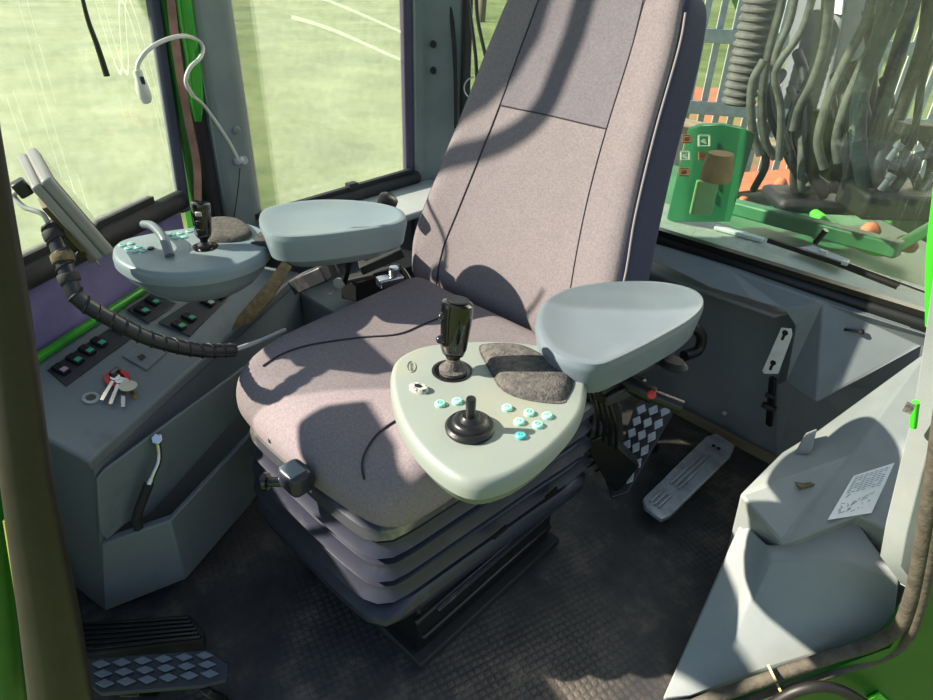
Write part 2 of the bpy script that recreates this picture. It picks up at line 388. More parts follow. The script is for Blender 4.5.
# rear wall: sill slope, recess behind the seat, faceted corner
zt = .478
R = {
 'a': (-.60, .775, zt), 'b': (.84, .775, zt), 'c': (-.60, .70, .425), 'd': at(665, 266, y=.71), 'e': at(710, 288, y=.69),
 'f': at(752, 300, y=.69), 'g': at(784, 310, y=.70), 'h': at(795, 326, y=.71), 'i': at(787, 355, y=.74), 'j': at(777, 385, y=.77), 'k': at(776, 459, y=.80),
 'l': at(730, 268, y=.745), 'm': at(823, 303, y=.725), 'n': at(918, 345, y=.775), 'o': at(816, 403, y=.655), 'p': at(786, 382, y=.70), 'q': (.84, .80, .1),
 'p2': at(786, 384, y=.70)+V((0, .09, -.01)), 'o2': at(816, 405, y=.655)+V((0, .14, -.01)), 'n2': (.84, .80, .36), 'w': at(870, 322, y=.76)}
names = list(R); vs = [V(R[k]) for k in names]; ix = {k: i for i, k in enumerate(names)}
fc = ['a c d l', 'a l b', 'l d e f', 'l f g m', 'b l m', 'b m w n', 'm g h', 'h i p m', 'm p o', 'm o w', 'w o n', 'i j p', 'p p2 o2 o', 'o o2 n2 n', 'j p2 p', 'j k p2', 'p2 k q o2', 'o2 q n2', 'b n n2']
struct('wall_back', sheet(B(), vs, [[ix[q] for q in f.split()] for f in fc], (0, .012, 0)), trim_m, bevel=.004, smooth=False)
# recess shell behind the pedals
bm = B(); prism(bm, [at(640, 388, z=0), at(778, 462, z=0), at(778, 462, z=0)+V((0, .02, 0)), at(640, 388, z=0)+V((0, .02, 0))], UP*.42)
prism(bm, [(-.60, .84, 0), at(645, 388, z=0), at(645, 388, z=0)+V((0, .02, 0)), (-.60, .86, 0)], UP*.42)
prism(bm, [(-.60, .70, .43), (.42, .70, .435), (.47, .88, .42), (-.60, .88, .42)], UP*.008)
struct('wall_back_recess', bm, trim_m, smooth=False)
bm = B(); bar(bm, at(655, 398, z=.012), at(778, 463, z=.012), .016, .02); struct('baseboard_back', bm, mat('dusty_strip', (120, 108, 88), .8), smooth=False)
bm = B(); box(bm, (.885, .66, .30), (.03, .26, .60)); struct('wall_left', bm, trim_m, bevel=.01)

# door opening: pillar, seal, green frame
bm = B()
cb = [at(901, 584, d=.66), at(880, 556, d=.66), at(886, 522, d=.67), at(900, 464, d=.69), at(907, 436, d=.69), at(915, 400, d=.70), at(926, 330, d=.71), at(938, 240, d=.71), at(950, 160, d=.71), at(966, 40, d=.71)]
cb.append(V((cb[-1].x-.02, cb[-1].y-.01, 1.8)))
rs = []
for i, p in enumerate(cb):
    w = .10 if i else .02
    rs.append([p, p+HT*.02-HD*.018, p+HT*w-HD*.02, p+HT*w+HD*.05, p+HT*.05+HD*.05])
rings(bm, rs); struct('trim_14', bm, trim_lt, bevel=.008)
eg = mat('bright_green_edge', (60, 190, 40), .4)
bm = B(); tube(bm, [at(942, 180, d=.72), at(934, 245, d=.72), at(932, 290, d=.72), at(932, 325, d=.72)], .0075); struct('trim_15', bm, eg)
bm = B(); tube(bm, [at(916, 402, d=.675), at(913, 427, d=.675)], .0045, smooth=0); struct('trim_25', bm, eg)
sealpts = [(640, 730), (700, 703), (770, 678), (830, 657), (872, 644), (898, 628), (912, 596), (922, 550), (932, 490), (946, 400), (962, 330)]
dd = [.63, .63, .635, .64, .645, .64, .63, .62, .61, .60, .60]
sealend = at(1015, 60, d=.60)
bm = B(); tube(bm, [at(x, y, d=q) for (x, y), q in zip(sealpts, dd)]+[sealend, V((sealend.x+.01, sealend.y+.01, 1.8))], .0105, seg=12)
sl = struct('trim_16', bm, seal_m)
bm = B(); tube(bm, [at(x+7, y+14, d=q-.004) for (x, y), q in zip(sealpts, dd)], .008, seg=12); struct('trim_17', bm, seal_m)
bm = B()
for k in (3, 7, 8): pass
c0 = at(772, 673, d=.633); lathe(bm, [(.0135, -.002), (.0135, .002)], c0, at(830, 653, d=.64)-c0, 14); lathe(bm, [(.011, -.002), (.011, .002)], at(779, 688, d=.63), at(830, 653, d=.64)-c0, 14)
tag(obj('cable_tie', bm, mat('tie_beige', (190, 176, 140), .5)), 'beige cable tie round the door seal at the foot of the opening', 'cable tie')
# green outer frame below the seal
q = [(640, 745), (700, 712), (770, 690), (840, 666), (890, 648), (915, 615), (930, 560), (950, 480), (1010, 480), (1010, 830), (640, 830)]
bm = B(); oq = [(640, 840), (700, 840), (770, 840), (840, 840), (920, 840), (1000, 800), (1020, 640), (1020, 480)]
v_ = [at(x, y, d=.635) for x, y in q[:8]]+[at(x, y, d=.635) for x, y in oq]; sheet(bm, v_, [[i, i+1, i+9, i+8] for i in range(7)], HD*.03); struct('trim_18', bm, green_dk, smooth=False)
bm = B(); prism(bm, [at(x, y, d=.629) for x, y in [(868, 700), (880, 694), (930, 740), (900, 760)]], HD*.004)
struct('trim_19', bm, mat('bright_green_edge_low', (90, 210, 60), .4), smooth=False)
bm = B(); tube(bm, [at(x, y, d=.605) for x, y in [(760, 712), (800, 690), (840, 690), (890, 722)]], .009); struct('trim_20', bm, seal_dk)
# front door post: dark rubber covered, green edge outside
bm = B(); pp = [(-42, -20, 22), (-24, 130, 23), (4, 300, 24), (26, 475, 25), (50, 620, 29), (64, 720, 31)]
rs = []
for x, y, w in pp:
    c = at(x, y, d=.47); r = w/650*float((np.array(c)-CAM)@fw)
    rs.append([c+HT*(math.cos(t)*r)+HD*(math.sin(t)*r*.7) for t in (2*math.pi*k/20 for k in range(20))])
rings(bm, rs); struct('trim_21', bm, seal_dk)
bm = B(); tube(bm, [at(-14, 430, d=.50), at(-4, 560, d=.50), at(12, 720, d=.50)], .024, seg=14); struct('trim_22', bm, green_dk)
bm = B(); tube(bm, [at(6, 520, d=.478), at(20, 610, d=.478), at(34, 720, d=.478)], .003, seg=8); struct('trim_23', bm, mat('edge_olive', (150, 150, 60), .6))

# ================================================================== SIDE BOX AND KICK PANEL right of the picture
T = [at(740, 494, z=.285), at(782, 543, z=.25), at(800, 538, z=.268), at(858, 516, z=.30), at(887, 530, z=.30), (.84, .36, .31), (.86, .60, .40), at(925, 352, y=.70), at(818, 430, z=.30), at(782, 452, z=.285), at(790, 470, z=.295)]
T = [V(p) for p in T]
bm = B(); A_ = T
lid = [A_[0], A_[1], A_[2], A_[3], A_[4], A_[5], A_[6], A_[7], A_[8], A_[9]]
ctr = at(850, 455, z=.335)
vv = [bm.verts.new(p) for p in lid]; lo = [bm.verts.new(V((p.x+.0, p.y+.01, max(.0, p.z-.035)))) for p in lid]; lo2 = [bm.verts.new(V((p.x+.012, p.y+.03, 0))) for p in lid]; c = bm.verts.new(ctr)
n_ = len(vv)
for i in range(n_):
    j = (i+1) % n_
    bm.faces.new((vv[i], vv[j], c)); bm.faces.new((vv[i], lo[i], lo[j], vv[j])); bm.faces.new((lo[i], lo2[i], lo2[j], lo[j]))
bm.faces.new(lo2[::-1])
side_box = tag(obj('side_box', bm, trim_lt, bevel=.005, seg=3), 'light grey moulded box beside the door pillar, with a white label on it', 'storage box')
# small step block behind the box and slot
bm = B(); prism(bm, [at(795, 452, z=.30), at(806, 432, z=.32), at(818, 427, z=.33), at(812, 450, z=.32)], (0, 0, -.05)); obj('lid_step', bm, trim_lt, side_box, bevel=.004, smooth=True)
bm = B(); prism(bm, [at(794, 481, z=.3035), at(806, 480, z=.3035), at(815, 484, z=.3085), at(801, 488, z=.3035)], (0, 0, -.006)); obj('finger_slot', bm, lining, side_box, smooth=False)
K = [at(660, 702, z=.0), at(742, 518, z=.215), at(768, 544, z=.235), at(800, 538, z=.25), at(858, 520, z=.28), at(872, 540, z=.27), at(900, 578, z=.245), at(894, 622, z=.17), at(860, 642, z=.13), at(770, 670, z=.06), at(690, 697, z=.005)]
ridge = at(772, 560, z=.232); r2 = at(845, 560, z=.25); r3 = at(735, 640, z=.07)
bm = B(); vv = [bm.verts.new(p) for p in K]; lo = [bm.verts.new((p.x+.004, p.y+.02, min(0, p.z-.01))) for p in K]; a, b_, c = [bm.verts.new(p) for p in (ridge, r2, r3)]
for f in ([vv[0], vv[1], vv[2], a, c], [vv[2], vv[3], a], [vv[3], vv[4], b_, a], [vv[4], vv[5], b_], [vv[5], vv[6], b_], [b_, vv[6], vv[7]], [a, b_, vv[7], vv[8]], [a, vv[8], vv[9], c], [c, vv[9], vv[10], vv[0]]): bm.faces.new(f)
for i in range(len(vv)):
    j = (i+1) % len(vv); bm.faces.new((vv[i], vv[j], lo[j], lo[i]))
bm.faces.new(lo)
kick = tag(obj('kick_panel', bm, trim_lt, bevel=.006, seg=3), 'light grey sloping kick panel just inside the door sill, below the labelled box', 'panel')
# label
lb = [at(827, 521, z=.3), at(853, 477, z=.3), at(894, 464, z=.3), at(871, 514, z=.3)]
def on_lid(p, lift=.0012):        # height of the lid under p
    tri = None; c = ctr; best = 0
    for i in range(n_):
        a, b = lid[i], lid[(i+1) % n_]
        d = (b.y-c.y)*(a.x-c.x)+(c.x-b.x)*(a.y-c.y)
        if abs(d) < 1e-9: continue
        u = ((b.y-c.y)*(p.x-c.x)+(c.x-b.x)*(p.y-c.y))/d; v = ((c.y-a.y)*(p.x-c.x)+(a.x-c.x)*(p.y-c.y))/d
        if u >= -1e-6 and v >= -1e-6 and u+v <= 1.3: return u*a.z+v*b.z+(1-u-v)*c.z+lift
    return p.z+lift
def ray_lid(px, py, lift=.0015):
    z = .3
    for _ in range(12): p = at(px, py, z=z); z = .5*z+.5*on_lid(p, lift)
    return at(px, py, z=z)
lbp = [ray_lid(*q) for q in ((827, 521), (853, 477), (894, 464), (871, 514))]
bm = B(); G = 8; grid = [[None]*(G+1) for _ in range(G+1)]
def lbpt(u, v, lift=0): return lbp[0].lerp(lbp[1], v).lerp(lbp[3].lerp(lbp[2], v), u)+UP*lift
prism(bm, [lbpt(0, 0, .002), lbpt(0, 1, .002), lbpt(1, 1, .002), lbpt(1, 0, .002)], UP*.0012)
label = tag(obj('warning_label', bm, paper, smooth=False), 'white printed instruction label stuck on the light grey side box', 'label')
bm = B()
for k in range(9):          # text lines and a small drawing, illegible at this size
    v = .93-k*.045
    for s in range(7):
        if random.random() < .85:
            u0 = .08+s*.12; a, b = lbpt(u0, v, .0034), lbpt(u0+.09, v, .0034); bar(bm, a, b, .0007, .0003)
for k in range(26):
    u, v = random.uniform(.1, .8), random.uniform(.1, .5); a = lbpt(u, v, .0034); b = lbpt(u+random.uniform(-.1, .12), v+random.uniform(-.05, .08), .0034)
    if (b-a).length > .001: bar(bm, a, b, .0007, .0003)
obj('print', bm, ink, label, smooth=False)

# ================================================================== SIDE CONSOLE with switches
# top: outer edge along the windscreen, tilted down to its inner edge
Ci = [at(88, 462, z=.365), at(170, 388, z=.375), at(262, 306, z=.39), at(300, 272, z=.40)]
Co = [P0+V((.03, 0, .43)), P1+V((.012, .0, .435)), P2-WD*.12+V((.02, 0, .445)), P2-WD*.0+V((.02, .0, .45))]
fr = at(105, 612, z=0); bk = at(250, 500, z=0); bk2 = V((-.42, .06, 0))
floorpts = [fr, fr.lerp(bk, .5), bk, bk2]
sc = thing('side_console', (-.42, -.25, 0), 'dark grey console along the windscreen with rows of rocker switches', 'console')
bm = B()
inn = [bm.verts.new(p) for p in Ci]; out = [bm.verts.new(p) for p in Co]; fl = [bm.verts.new(p) for p in floorpts]; ofl = [bm.verts.new((p.x, p.y, 0)) for p in Co]
inl = [bm.verts.new(p+V((-.004, -.0, -.028))) for p in Ci]; ins = [bm.verts.new(p+V((-.02, .006, -.030))) for p in Ci]
for i in range(3):
    bm.faces.new((inn[i], inn[i+1], out[i+1], out[i])); bm.faces.new((inl[i], inl[i+1], inn[i+1], inn[i])); bm.faces.new((ins[i], ins[i+1], inl[i+1], inl[i])); bm.faces.new((fl[i], fl[i+1], ins[i+1], ins[i])); bm.faces.new((out[i], out[i+1], ofl[i+1], ofl[i]))
bm.faces.new((inn[0], out[0], ofl[0], fl[0], ins[0], inl[0])); bm.faces.new((inn[3], inl[3], ins[3], fl[3], ofl[3], out[3])[::-1]); bm.faces.new([*fl, *ofl[::-1]][::-1])
obj('body', bm, trim_dk, sc, bevel=.006, seg=3)
# local plane of the top
pn = (Ci[2]-Ci[0]).cross(Co[1]-Ci[0]).normalized(); pn = pn if pn.z > 0 else -pn; po = Ci[0]
def top(px, py, lift=0):
    r = V(ray(px, py)); o = V(CAM); t = (po+pn*lift-o).dot(pn)/r.dot(pn); return o+r*t
bm = B()
for q in (((38, 372), (158, 297), (168, 303), (60, 388)), ((125, 357), (143, 346), (170, 353), (146, 371))): pass
def plate(name, q, m, lift, th, parent, bev=.001):
    bm = B(); prism(bm, [top(x, y, lift) for x, y in q], pn*th); return obj(name, bm, m, parent, bevel=bev)
gdk = mat('switch_strip_plastic', (44, 46, 52), .5)
plate('switch_strip', [(47, 371), (126, 318), (143, 330), (66, 387)], gdk, .0005, .0025, sc)
plate('switch_strip', [(127, 310), (152, 294), (176, 304), (148, 324)], gdk, .0005, .0025, sc)
plate('switch_strip', [(158, 323), (198, 297), (232, 293), (190, 337)], gdk, .0005, .0025, sc)
cover = plate('blank_cover', [(122, 357), (143, 338), (167, 352), (147, 371)], trim_dk, .0005, .003, sc, .0015)
plate('socket', [(137, 357), (142, 354), (146, 357), (141, 361)], black, .0036, .001, cover, 0)
def rocker(px, py, lens=switch_g, s=1.0):
    a = (top(px+9*s, py-6.2*s)-top(px-9*s, py+6.2*s)).normalized(); b = pn.cross(a).normalized(); c = top(px, py, .004)
    bm = B(); box(bm, c+pn*.002, (.017*s, .029*s, .009), (a, b, pn)); o = obj('rocker_switch', bm, black, sc, bevel=.0018)
    e = b if (b.x-b.y*.5) > 0 else -b
    bm = B(); box(bm, c+pn*.0066+e*.007*s, (.0115*s, .0095*s, .0025), (a, b, pn)); obj('lens', bm, lens, o, bevel=.0008)
pnk = mat('faded_pink', (178, 150, 172), .4); rdl = mat('red_lens', (190, 40, 52), .3)
for x, y, l in ((61, 370, pnk), (75, 360, switch_g), (87, 351, switch_g), (99, 343, switch_g), (120, 329, switch_g), (142, 311, switch_g), (153, 302, switch_g), (179, 326, switch_g), (189, 318, switch_g), (208, 303, silver_m), (219, 296, rdl)): rocker(x, y, l)
ig = top(91, 399)
bm = B(); lathe(bm, [(.014, 0), (.014, .003), (.009, .004), (.008, -.004)], ig+pn*.001, pn, 24); ign = obj('ignition_socket', bm, silver_m, sc)
bm = B(); lathe(bm, [(.0078, .0005), (.0078, .0016)], ig+pn*.001, pn, 20); obj('key_slot', bm, black, ign)
# inner face door and pocket
def face(px, py, off=0):       # plane of the inner face
    a, b, c = fl0, fl1, fl2; n = (b-a).cross(c-a).normalized(); n = n if n.x > 0 else -n
    r = V(ray(px, py)); o = V(CAM); t = (a+n*off-o).dot(n)/r.dot(n); return o+r*t, n
fl0, fl1, fl2 = fr, bk, Ci[0]+V((-.02, .006, -.03))
dq = [(95, 478), (103, 468), (243, 366), (246, 400), (236, 414), (150, 512), (124, 522), (106, 538), (98, 532)]
pts = [face(x, y, .001)[0] for x, y in dq]; nn = face(100, 500)[1]
bm = B(); prism(bm, pts, nn*.006); door = obj('access_door', bm, trim_dk, sc, bevel=.002)
# pocket: outer wall standing off the face
r_ = [at(101, 545, x=-.235), at(170, 521, z=.19), at(246, 440, z=.225), at(268, 412, z=.25)]
f_ = [at(104, 612, z=.0), at(168, 600, z=.0), at(250, 505, z=.0), at(275, 470, z=.0)]
f_[1] = V((r_[1].x-.01, r_[1].y-.0, .02)); 
bm = B(); sheet(bm, [*r_, *f_], [[0, 1, 5, 4], [1, 2, 6, 5], [2, 3, 7, 6]], (-.016, .010, 0)); obj('storage_pocket', bm, trim_dk, sc, bevel=.003)

# hydraulic hose with fitting standing in the pocket
ha = face(157, 439, .020)[0]; hb = face(159, 458, .030)[0]; hc = face(154, 472, .034)[0]; hdn = face(147, 488, .036)[0]; he = face(137, 517, .034)[0]
hz = thing('hydraulic_hose', he, 'short black hose with a bent chrome fitting standing in the console pocket', 'hose')
bm = B(); tube(bm, [hdn.lerp(hc, .3), he, he+V((-.0, -.002, -.04))], .0085); obj('hose', bm, rubber, hz)
bm = B(); tube(bm, [ha, hb, hc, hdn], .0052); lathe(bm, [(.007, -.004), (.007, .012)], hc.lerp(hdn, .5), hdn-hc, 12); obj('elbow_fitting', bm, chrome, hz)
bm = B(); lathe(bm, [(.010, -.007), (.011, -.005), (.011, .005), (.009, .007)], ha, face(157, 439, .040)[0]-ha, 6); obj('hex_nut', bm, chrome, hz, bevel=.001)

# keys
kr = thing('key_bunch', top(118, 385), 'bunch of keys with a red fob hanging from the console ignition', 'keys')
c = top(117, 379, .006); x_, y_, _ = frame(pn, top(125, 372)-top(110, 385))
bm = B(); lathe(bm, [(.021, 0), (.022, .002), (.021, .004), (.013, .0045), (.012, .002), (.013, 0)], c, pn, 28); obj('red_fob', bm, red, kr)
bm = B(); box(bm, top(115, 372, .0145), (.022, .012, .008), (x_, y_, pn)); obj('black_grip', bm, gloss, kr, bevel=.003)
for i, (a, b, w) in enumerate((((117, 374), (101, 401), .006), ((121, 377), (110, 405), .006), ((124, 378), (123, 408), .006), ((126, 380), (136, 399), .005))):
    A0, B0 = top(*a, .013-.001*i), top(*b, .008-.001*i); d = (B0-A0).normalized(); s_ = d.cross(pn).normalized()
    bm = B(); lathe(bm, [(.0085, -.0008), (.0085, .0008)], A0+d*.008, pn, 18); box(bm, A0.lerp(B0, .62), ((B0-A0).length*.7, w, .0016), (d, s_, pn))
    for t in (.62, .72, .82): box(bm, A0.lerp(B0, t)+s_*w*.55, (.002, .002, .0016), (d, s_, pn))
    obj('key', bm, brass if i == 3 else chrome, kr, smooth=False)
bm = B(); lathe(bm, [(.013, 0), (.013, .001)], top(128, 386, .016), pn, 24, sy=1.2); obj('round_tag', bm, mat('tag_cream', (206, 200, 178), .5), kr)

# ================================================================== OPERATOR SEAT
seat = thing('operator_seat', (.05, 0, 0), 'purple-grey cloth operator seat with two joystick consoles on its armrests', 'seat')
# cushion: domed, dished in the middle, rolled front
def cush(p):
    x, y, z = p; u = x/.25; v = (y+.02)/.26
    w = .98-.10*max(0, -v-.5)**1.2*2.2*abs(u)**2
    t = (z/.058+1)/2
    bol = .020*abs(u)**3 - .004
    roll = -.050*max(0, -v-.35)**2*2
    nx = x*w+.025; ny = y*.93+.005
    if v < 0: ny -= .022*(1-u*u)*min(1, -v)
    return V((nx, ny, .405+z*(1.04+.1*(1-u*u))+t*(bol+roll)+.010*v))
obj('seat_cushion', rbox((.50, .53, .115), .052, 18, cush), fabric, seat, sub=1)
def cush_line(pts, r=.0018, lift=.0016, parent=None):
    bm = B(); P = []
    for x, y, _q in smoothpath([(a, b, 0) for a, b in pts], 6):
        p = V((x, y, .0575)); q = V((max(-.25+.052, min(.25-.052, x)), max(-.265+.052, min(.265-.052, y)), .0055)); d = p-q
        P.append(cush(q+d.normalized()*.052)+UP*lift)
    tube(bm, P, r, seg=6); return obj('seam', bm, seam_m, seat)
def cpx(pts, z=.448):
    out = []
    for x, y in pts:
        p = at(x, y, z=z); out.append((max(-.24, min(.24, (p.x-.025)/.96)), max(-.262, min(.262, (p.y+.005)/.93))))
    return out
cush_line(cpx([(262, 368), (284, 361), (316, 354), (355, 349), (395, 346), (420, 337), (455, 324)]))
cush_line(cpx([(360, 478), (364, 460), (378, 443), (402, 431), (430, 425)], .435))
# backrest: tilted, tapering upwards, wings forward at the sides
BT = math.atan(.40); by = V((0, math.cos(BT), -math.sin(BT))); bz = V((0, math.sin(BT), math.cos(BT))); BO = V((.0, .30, .41))
def backf(p, depth=0):
    x, y, z = p; h = (z+.36)/.72           # 0 foot .. 1 head
    w = .270 if h < .17 else .270-.096*((h-.17)/.83)**.95+.010*math.exp(-((h-.8)/.18)**2)
    if h < .12: w *= 1-.10*(1-h/.12)
    u = x/.25
    wing = -.022*abs(u)**3*(1-.3*h)
    if y < 0: yy = y + wing - .010*math.sin(math.pi*min(1, h*1.25))+.006*(1-u*u)
    else: yy = y-.0*u*u
    return BO+V((u*w, 0, 0))+by*yy+bz*(z+.36)
obj('backrest', rbox((.50, .085, .68), .036, 18, lambda p: backf(V((p.x, p.y, p.z-.022)))-V((.014, 0, 0))), fabric, seat, sub=1)
obj('back_cover', rbox((.516, .115, .70), .035, 16, lambda p: backf(V((p.x, p.y+.026, p.z-.018)))-V((.015, 0, 0))), fabric_side, seat, sub=1)
def back_line(pts, r=.0013, name='seam', m=seam_m, off=.0415):
    bm = B(); tube(bm, [backf(V((x, -off-.0018, z)))-V((.014, 0, 0)) for x, z, _q in smoothpath([(a, b, 0) for a, b in pts], 8)], r, seg=6, smooth=0); obj(name, bm, m, seat)
def patch():
    bm = B(); nx, nz = 18, 24; G = []
    for j in range(nz+1):
        h = .588+(.925-.588)*j/nz
        G.append([bm.verts.new(backf(V((-.143+.290*i/nx, -.0432, h*.72-.36)))-V((.014, 0, 0))) for i in range(nx+1)])
    for j in range(nz):
        for i in range(nx): bm.faces.new((G[j][i], G[j][i+1], G[j+1][i+1], G[j+1][i]))
    r = bmesh.ops.extrude_face_region(bm, geom=list(bm.faces)); bmesh.ops.translate(bm, verts=[q for q in r['geom'] if isinstance(q, bmesh.types.BMVert)], vec=by*.004)
    obj('upper_panel', bm, mat('seat_panel_fabric', (124, 117, 124), .95, noise=(260, (102, 97, 106), .35, .75), bump=(900, .5), spec=.1), seat)
patch()
# z measured as z-.36.. : h*.72-.36
def hz_(h): return h*.72-.36
back_line([(-.165, hz_(-.02)), (-.150, hz_(.30)), (-.143, hz_(.585)), (-.145, hz_(.92))], .0017)
back_line([(.165, hz_(.0)), (.150, hz_(.35)), (.148, hz_(.585)), (.150, hz_(.92))], .0011)
back_line([(-.143, hz_(.585)), (0, hz_(.588)), (.148, hz_(.585))], .0014)
bm = B(); P = [backf(V((.2525, -.017, hz_(h))))-V((.014, 0, 0)) for h in (0, .2, .4, .6,   .8, .88)]; tube(bm, P, .0019, seg=8); obj('piping', bm, piping_m, seat)
bm = B(); lathe(bm, [(.024, -.012), (.028, 0), (.024, .014)], backf(V((.262, .05, hz_(.10)))), (1, 0, 0), 22); obj('recline_knob', bm, black, seat)

# seat pan, bellows, base
def plan(pts, s=1.0, z=0, dx=0, dy=0):
    c = V((.06, 0, 0)); return [c+(V((x, y, 0))-c)*s+V((dx, dy, z)) for x, y in pts]
BP = [(-.135, -.262), (.03, -.275), (.18, -.275), (.232, -.262), (.252, -.225), (.262, -.10), (.275, .08), (.285, .24), (.25, .28), (0, .29), (-.15, .28), (-.175, .1), (-.165, -.18)]
def lip(name, zt, th, s, m, flare=.02, parent=seat):
    o = resample(plan(BP), 72); c = V((.06, 0, 0)); bm = B()
    rs = []
    for f, z in ((s-.16, zt), (s-.04, zt-.002), (s-.008, zt-.006), (s, zt-.014), (s+flare*.4, zt-th), (s+flare*.4-.02, zt-th), (s-.03, zt-.02), (s-.16, zt-.012)):
        rs.append([c+(p-c)*f+UP*z for p in o])
    R_ = [[bm.verts.new(p) for p in r] for r in rs]; R_.append(R_[0]); n = len(o)
    for a, b in zip(R_, R_[1:]):
        for i in range(n): bm.faces.new((a[i], a[(i+1) % n], b[(i+1) % n], b[i]))
    return obj(name, bm, m, parent)
lip('seat_pan', .362, .022, .955, pan_m)
lip('bellows_ring', .330, .026, .935, bel_m, .09)
lip('bellows_ring', .284, .028, .945, bel_m, .10)
lip('bellows_ring', .236, .028, .955, bel_m, .10)
bm = B(); rings(bm, [plan(BP, .86, .155), plan(BP, .88, .34)]); obj('bellows_core', bm, blackm, seat)
bm = B(); slab(bm, plan(BP, .985, .168), [(.12, -.030), (.02, -.026), (0, -.02), (0, -.006), (.05, .008), (.15, .012)], 60); obj('bellows_foot', bm, bel_m, seat)
bm = B(); box(bm, (.08, .0, .088), (.34, .38, .13)); box(bm, (.252, .0, .118), (.012, .40, .016)); box(bm, (.252, .0, .062), (.012, .37, .012)); base = obj('base_frame', bm, black, seat, bevel=.004)
bm = B(); box(bm, (.08, 0, .013), (.38, .41, .018)); obj('base_plate', bm, blackm, seat, bevel=.004)
bm = B(); box(bm, (.262, .01, .122), (.006, .33, .006)); obj('slide_rail', bm, pan_m, seat, smooth=False)
# screws on the pan, knob on its front
for px, py in ((271, 440), (328, 505)):
    q = at(px, py, y=-.258); bm = B(); lathe(bm, [(.006, 0), (.0055, .002), (.003, .0035)], q, (0, -1, .5), 14); obj('screw', bm, chrome, seat)
kc = at(296, 478, y=-.285)
kn = rbox((.052, .042, .042), .012, 6, lambda p: kc+p); kn = obj('adjuster_knob', kn, bel_m, seat)
bm = B(); box(bm, kc+V((.0, -.004, .0205)), (.034, .026, .003)); obj('knob_cap', bm, plastic, kn, bevel=.001)
bm = B(); d_ = V((-.75, -.6, -.1)).normalized(); lathe(bm, [(.008, 0), (.008, .022), (.014, .024), (.015, .030), (.012, .034)], kc+d_*.022+V((0, 0, -.008)), d_, 18); obj('knob_dial', bm, gloss, kn)
# slot in the bellows side
for dz, y0 in ((.0, -.02), (.0, .12)):
    bm = B(); box(bm, (.279+.006*(y0 > 0), y0, .222), (.004, .035, .010)); obj('vent_slot', bm, black, seat, smooth=False)

# armrests ------------------------------------------------------------
def armrest(outl, z, name_m, cdir, hpad=.036, lowdz=.07):
    o = [at(x, y, z=z) for x, y in outl]
    bm = B(); slab(bm, o, [(.10, -hpad-.006), (.05, -hpad-.004), (.035, -hpad*.8), (0, -.012), (.004, -.006), (.02, .0005), (.05, .002), (.10, .0015), (.2, -.003), (.5, -.007)], 72)
    a = obj('armrest', bm, name_m, seat)
    bm = B(); slab(bm, o, [(.42, -lowdz), (.30, -lowdz+.003), (.16, -lowdz+.02), (.09, -hpad-.003), (.2, -hpad+.004)], 72); obj('armrest_shell', bm, name_m, a)
    return a, o
armL, oL = armrest([(536, 326), (541, 305), (566, 289), (606, 282), (655, 281), (692, 288), (705, 301), (693, 318), (656, 340), (620, 358), (597, 366), (571, 362), (548, 350)], .632, plastic, 1, .045, .075)
armR, oR = armrest([(259, 214), (272, 206), (315, 200), (362, 201), (396, 207), (407, 217), (394, 225), (352, 232), (305, 237), (272, 236), (261, 226)], .645, console_far, -1, .046, .075)

# consoles --------------------------------------------------------------
def console(outl, z, m, h=.07):
    o = [at(x, y, z=z) for x, y in outl]
    bm = B(); slab(bm, o, [(.46, -h), (.36, -h+.001), (.24, -h+.012), (.10, -h+.034), (.035, -.027), (.03, -.0265), (.03, -.025), (.0, -.024), (.0, -.012), (.015, -.004), (.045, .0), (.07, .0005), (.5, .0005)], 90)
    return obj('control_console', bm, m, seat), o
ZC = .60
conL, ocL = console([(390, 377), (396, 358), (418, 346), (455, 341), (500, 340), (545, 345), (578, 360), (588, 382), (581, 412), (560, 440), (533, 463), (505, 478), (474, 484), (445, 472), (416, 445), (397, 412)], ZC, console_m, .082)
conR, ocR = console([(111, 253), (118, 241), (150, 233), (200, 226), (240, 222), (264, 229), (270, 244), (255, 258), (222, 269), (180, 274), (145, 272), (122, 264)], ZC+.003, console_far, .078)
def on(px, py, lift=0, z=ZC): return at(px, py, z=z+.0005+lift)
# left console furniture
b0 = on(452, 371)
bm = B(); lathe(bm, [(.028, 0), (.028, .0012), (.0245, .0012), (.0245, 0)], b0, UP, 32); obj('joystick_collar', bm, black, conL)
bm = B(); lathe(bm, [(.0245, .0002), (.0245, .001), (.001, .001)], b0, UP, 32); obj('joystick_well', bm, gloss, conL)
bm = B(); lathe(bm, [(.019, .001), (.0195, .006), (.014, .008), (.013, .012), (.010, .016), (.009, .022), (.0, .023)], b0+V((.002, 0, 0)), UP, 28); obj('joystick_boot', bm, pad_m, conL)
def grip(base, topp, s, m, parent, sx=1.0):
    ax = (topp-base); L = ax.length; bm = B()
    lathe(bm, [(.006*s, 0), (.009*s, .10*L), (.013*s, .14*L), (.0155*s, .25*L), (.0165*s, .45*L), (.018*s, .70*L), (.0182*s, .90*L), (.0175*s, .97*L), (.014*s, L), (.0, L*1.003)], base, ax, 28, sx=1, sy=sx); g = obj('joystick_grip', bm, m, parent)
    return g, ax.normalized()
g, gax = grip(b0+UP*.016, at(458, 301, x=b0.x-.002), 1.24, gloss, conL, .88)
gc = at(458, 301, x=b0.x-.002)
sd = (-HT*.9-HD*.3).normalized()
for t in (.018, .052): bm = B(); lathe(bm, [(.006, 0), (.0055, .006), (.003, .009)], gc-gax*t+sd*.0165, (sd-gax*.3), 12); obj('grip_trigger', bm, gloss, conL)
bm = B(); lathe(bm, [(.0165, 0), (.016, .0015), (.0, .002)], gc+gax*.001, gax, 24, sy=.85); obj('grip_cap', bm, black, conL)
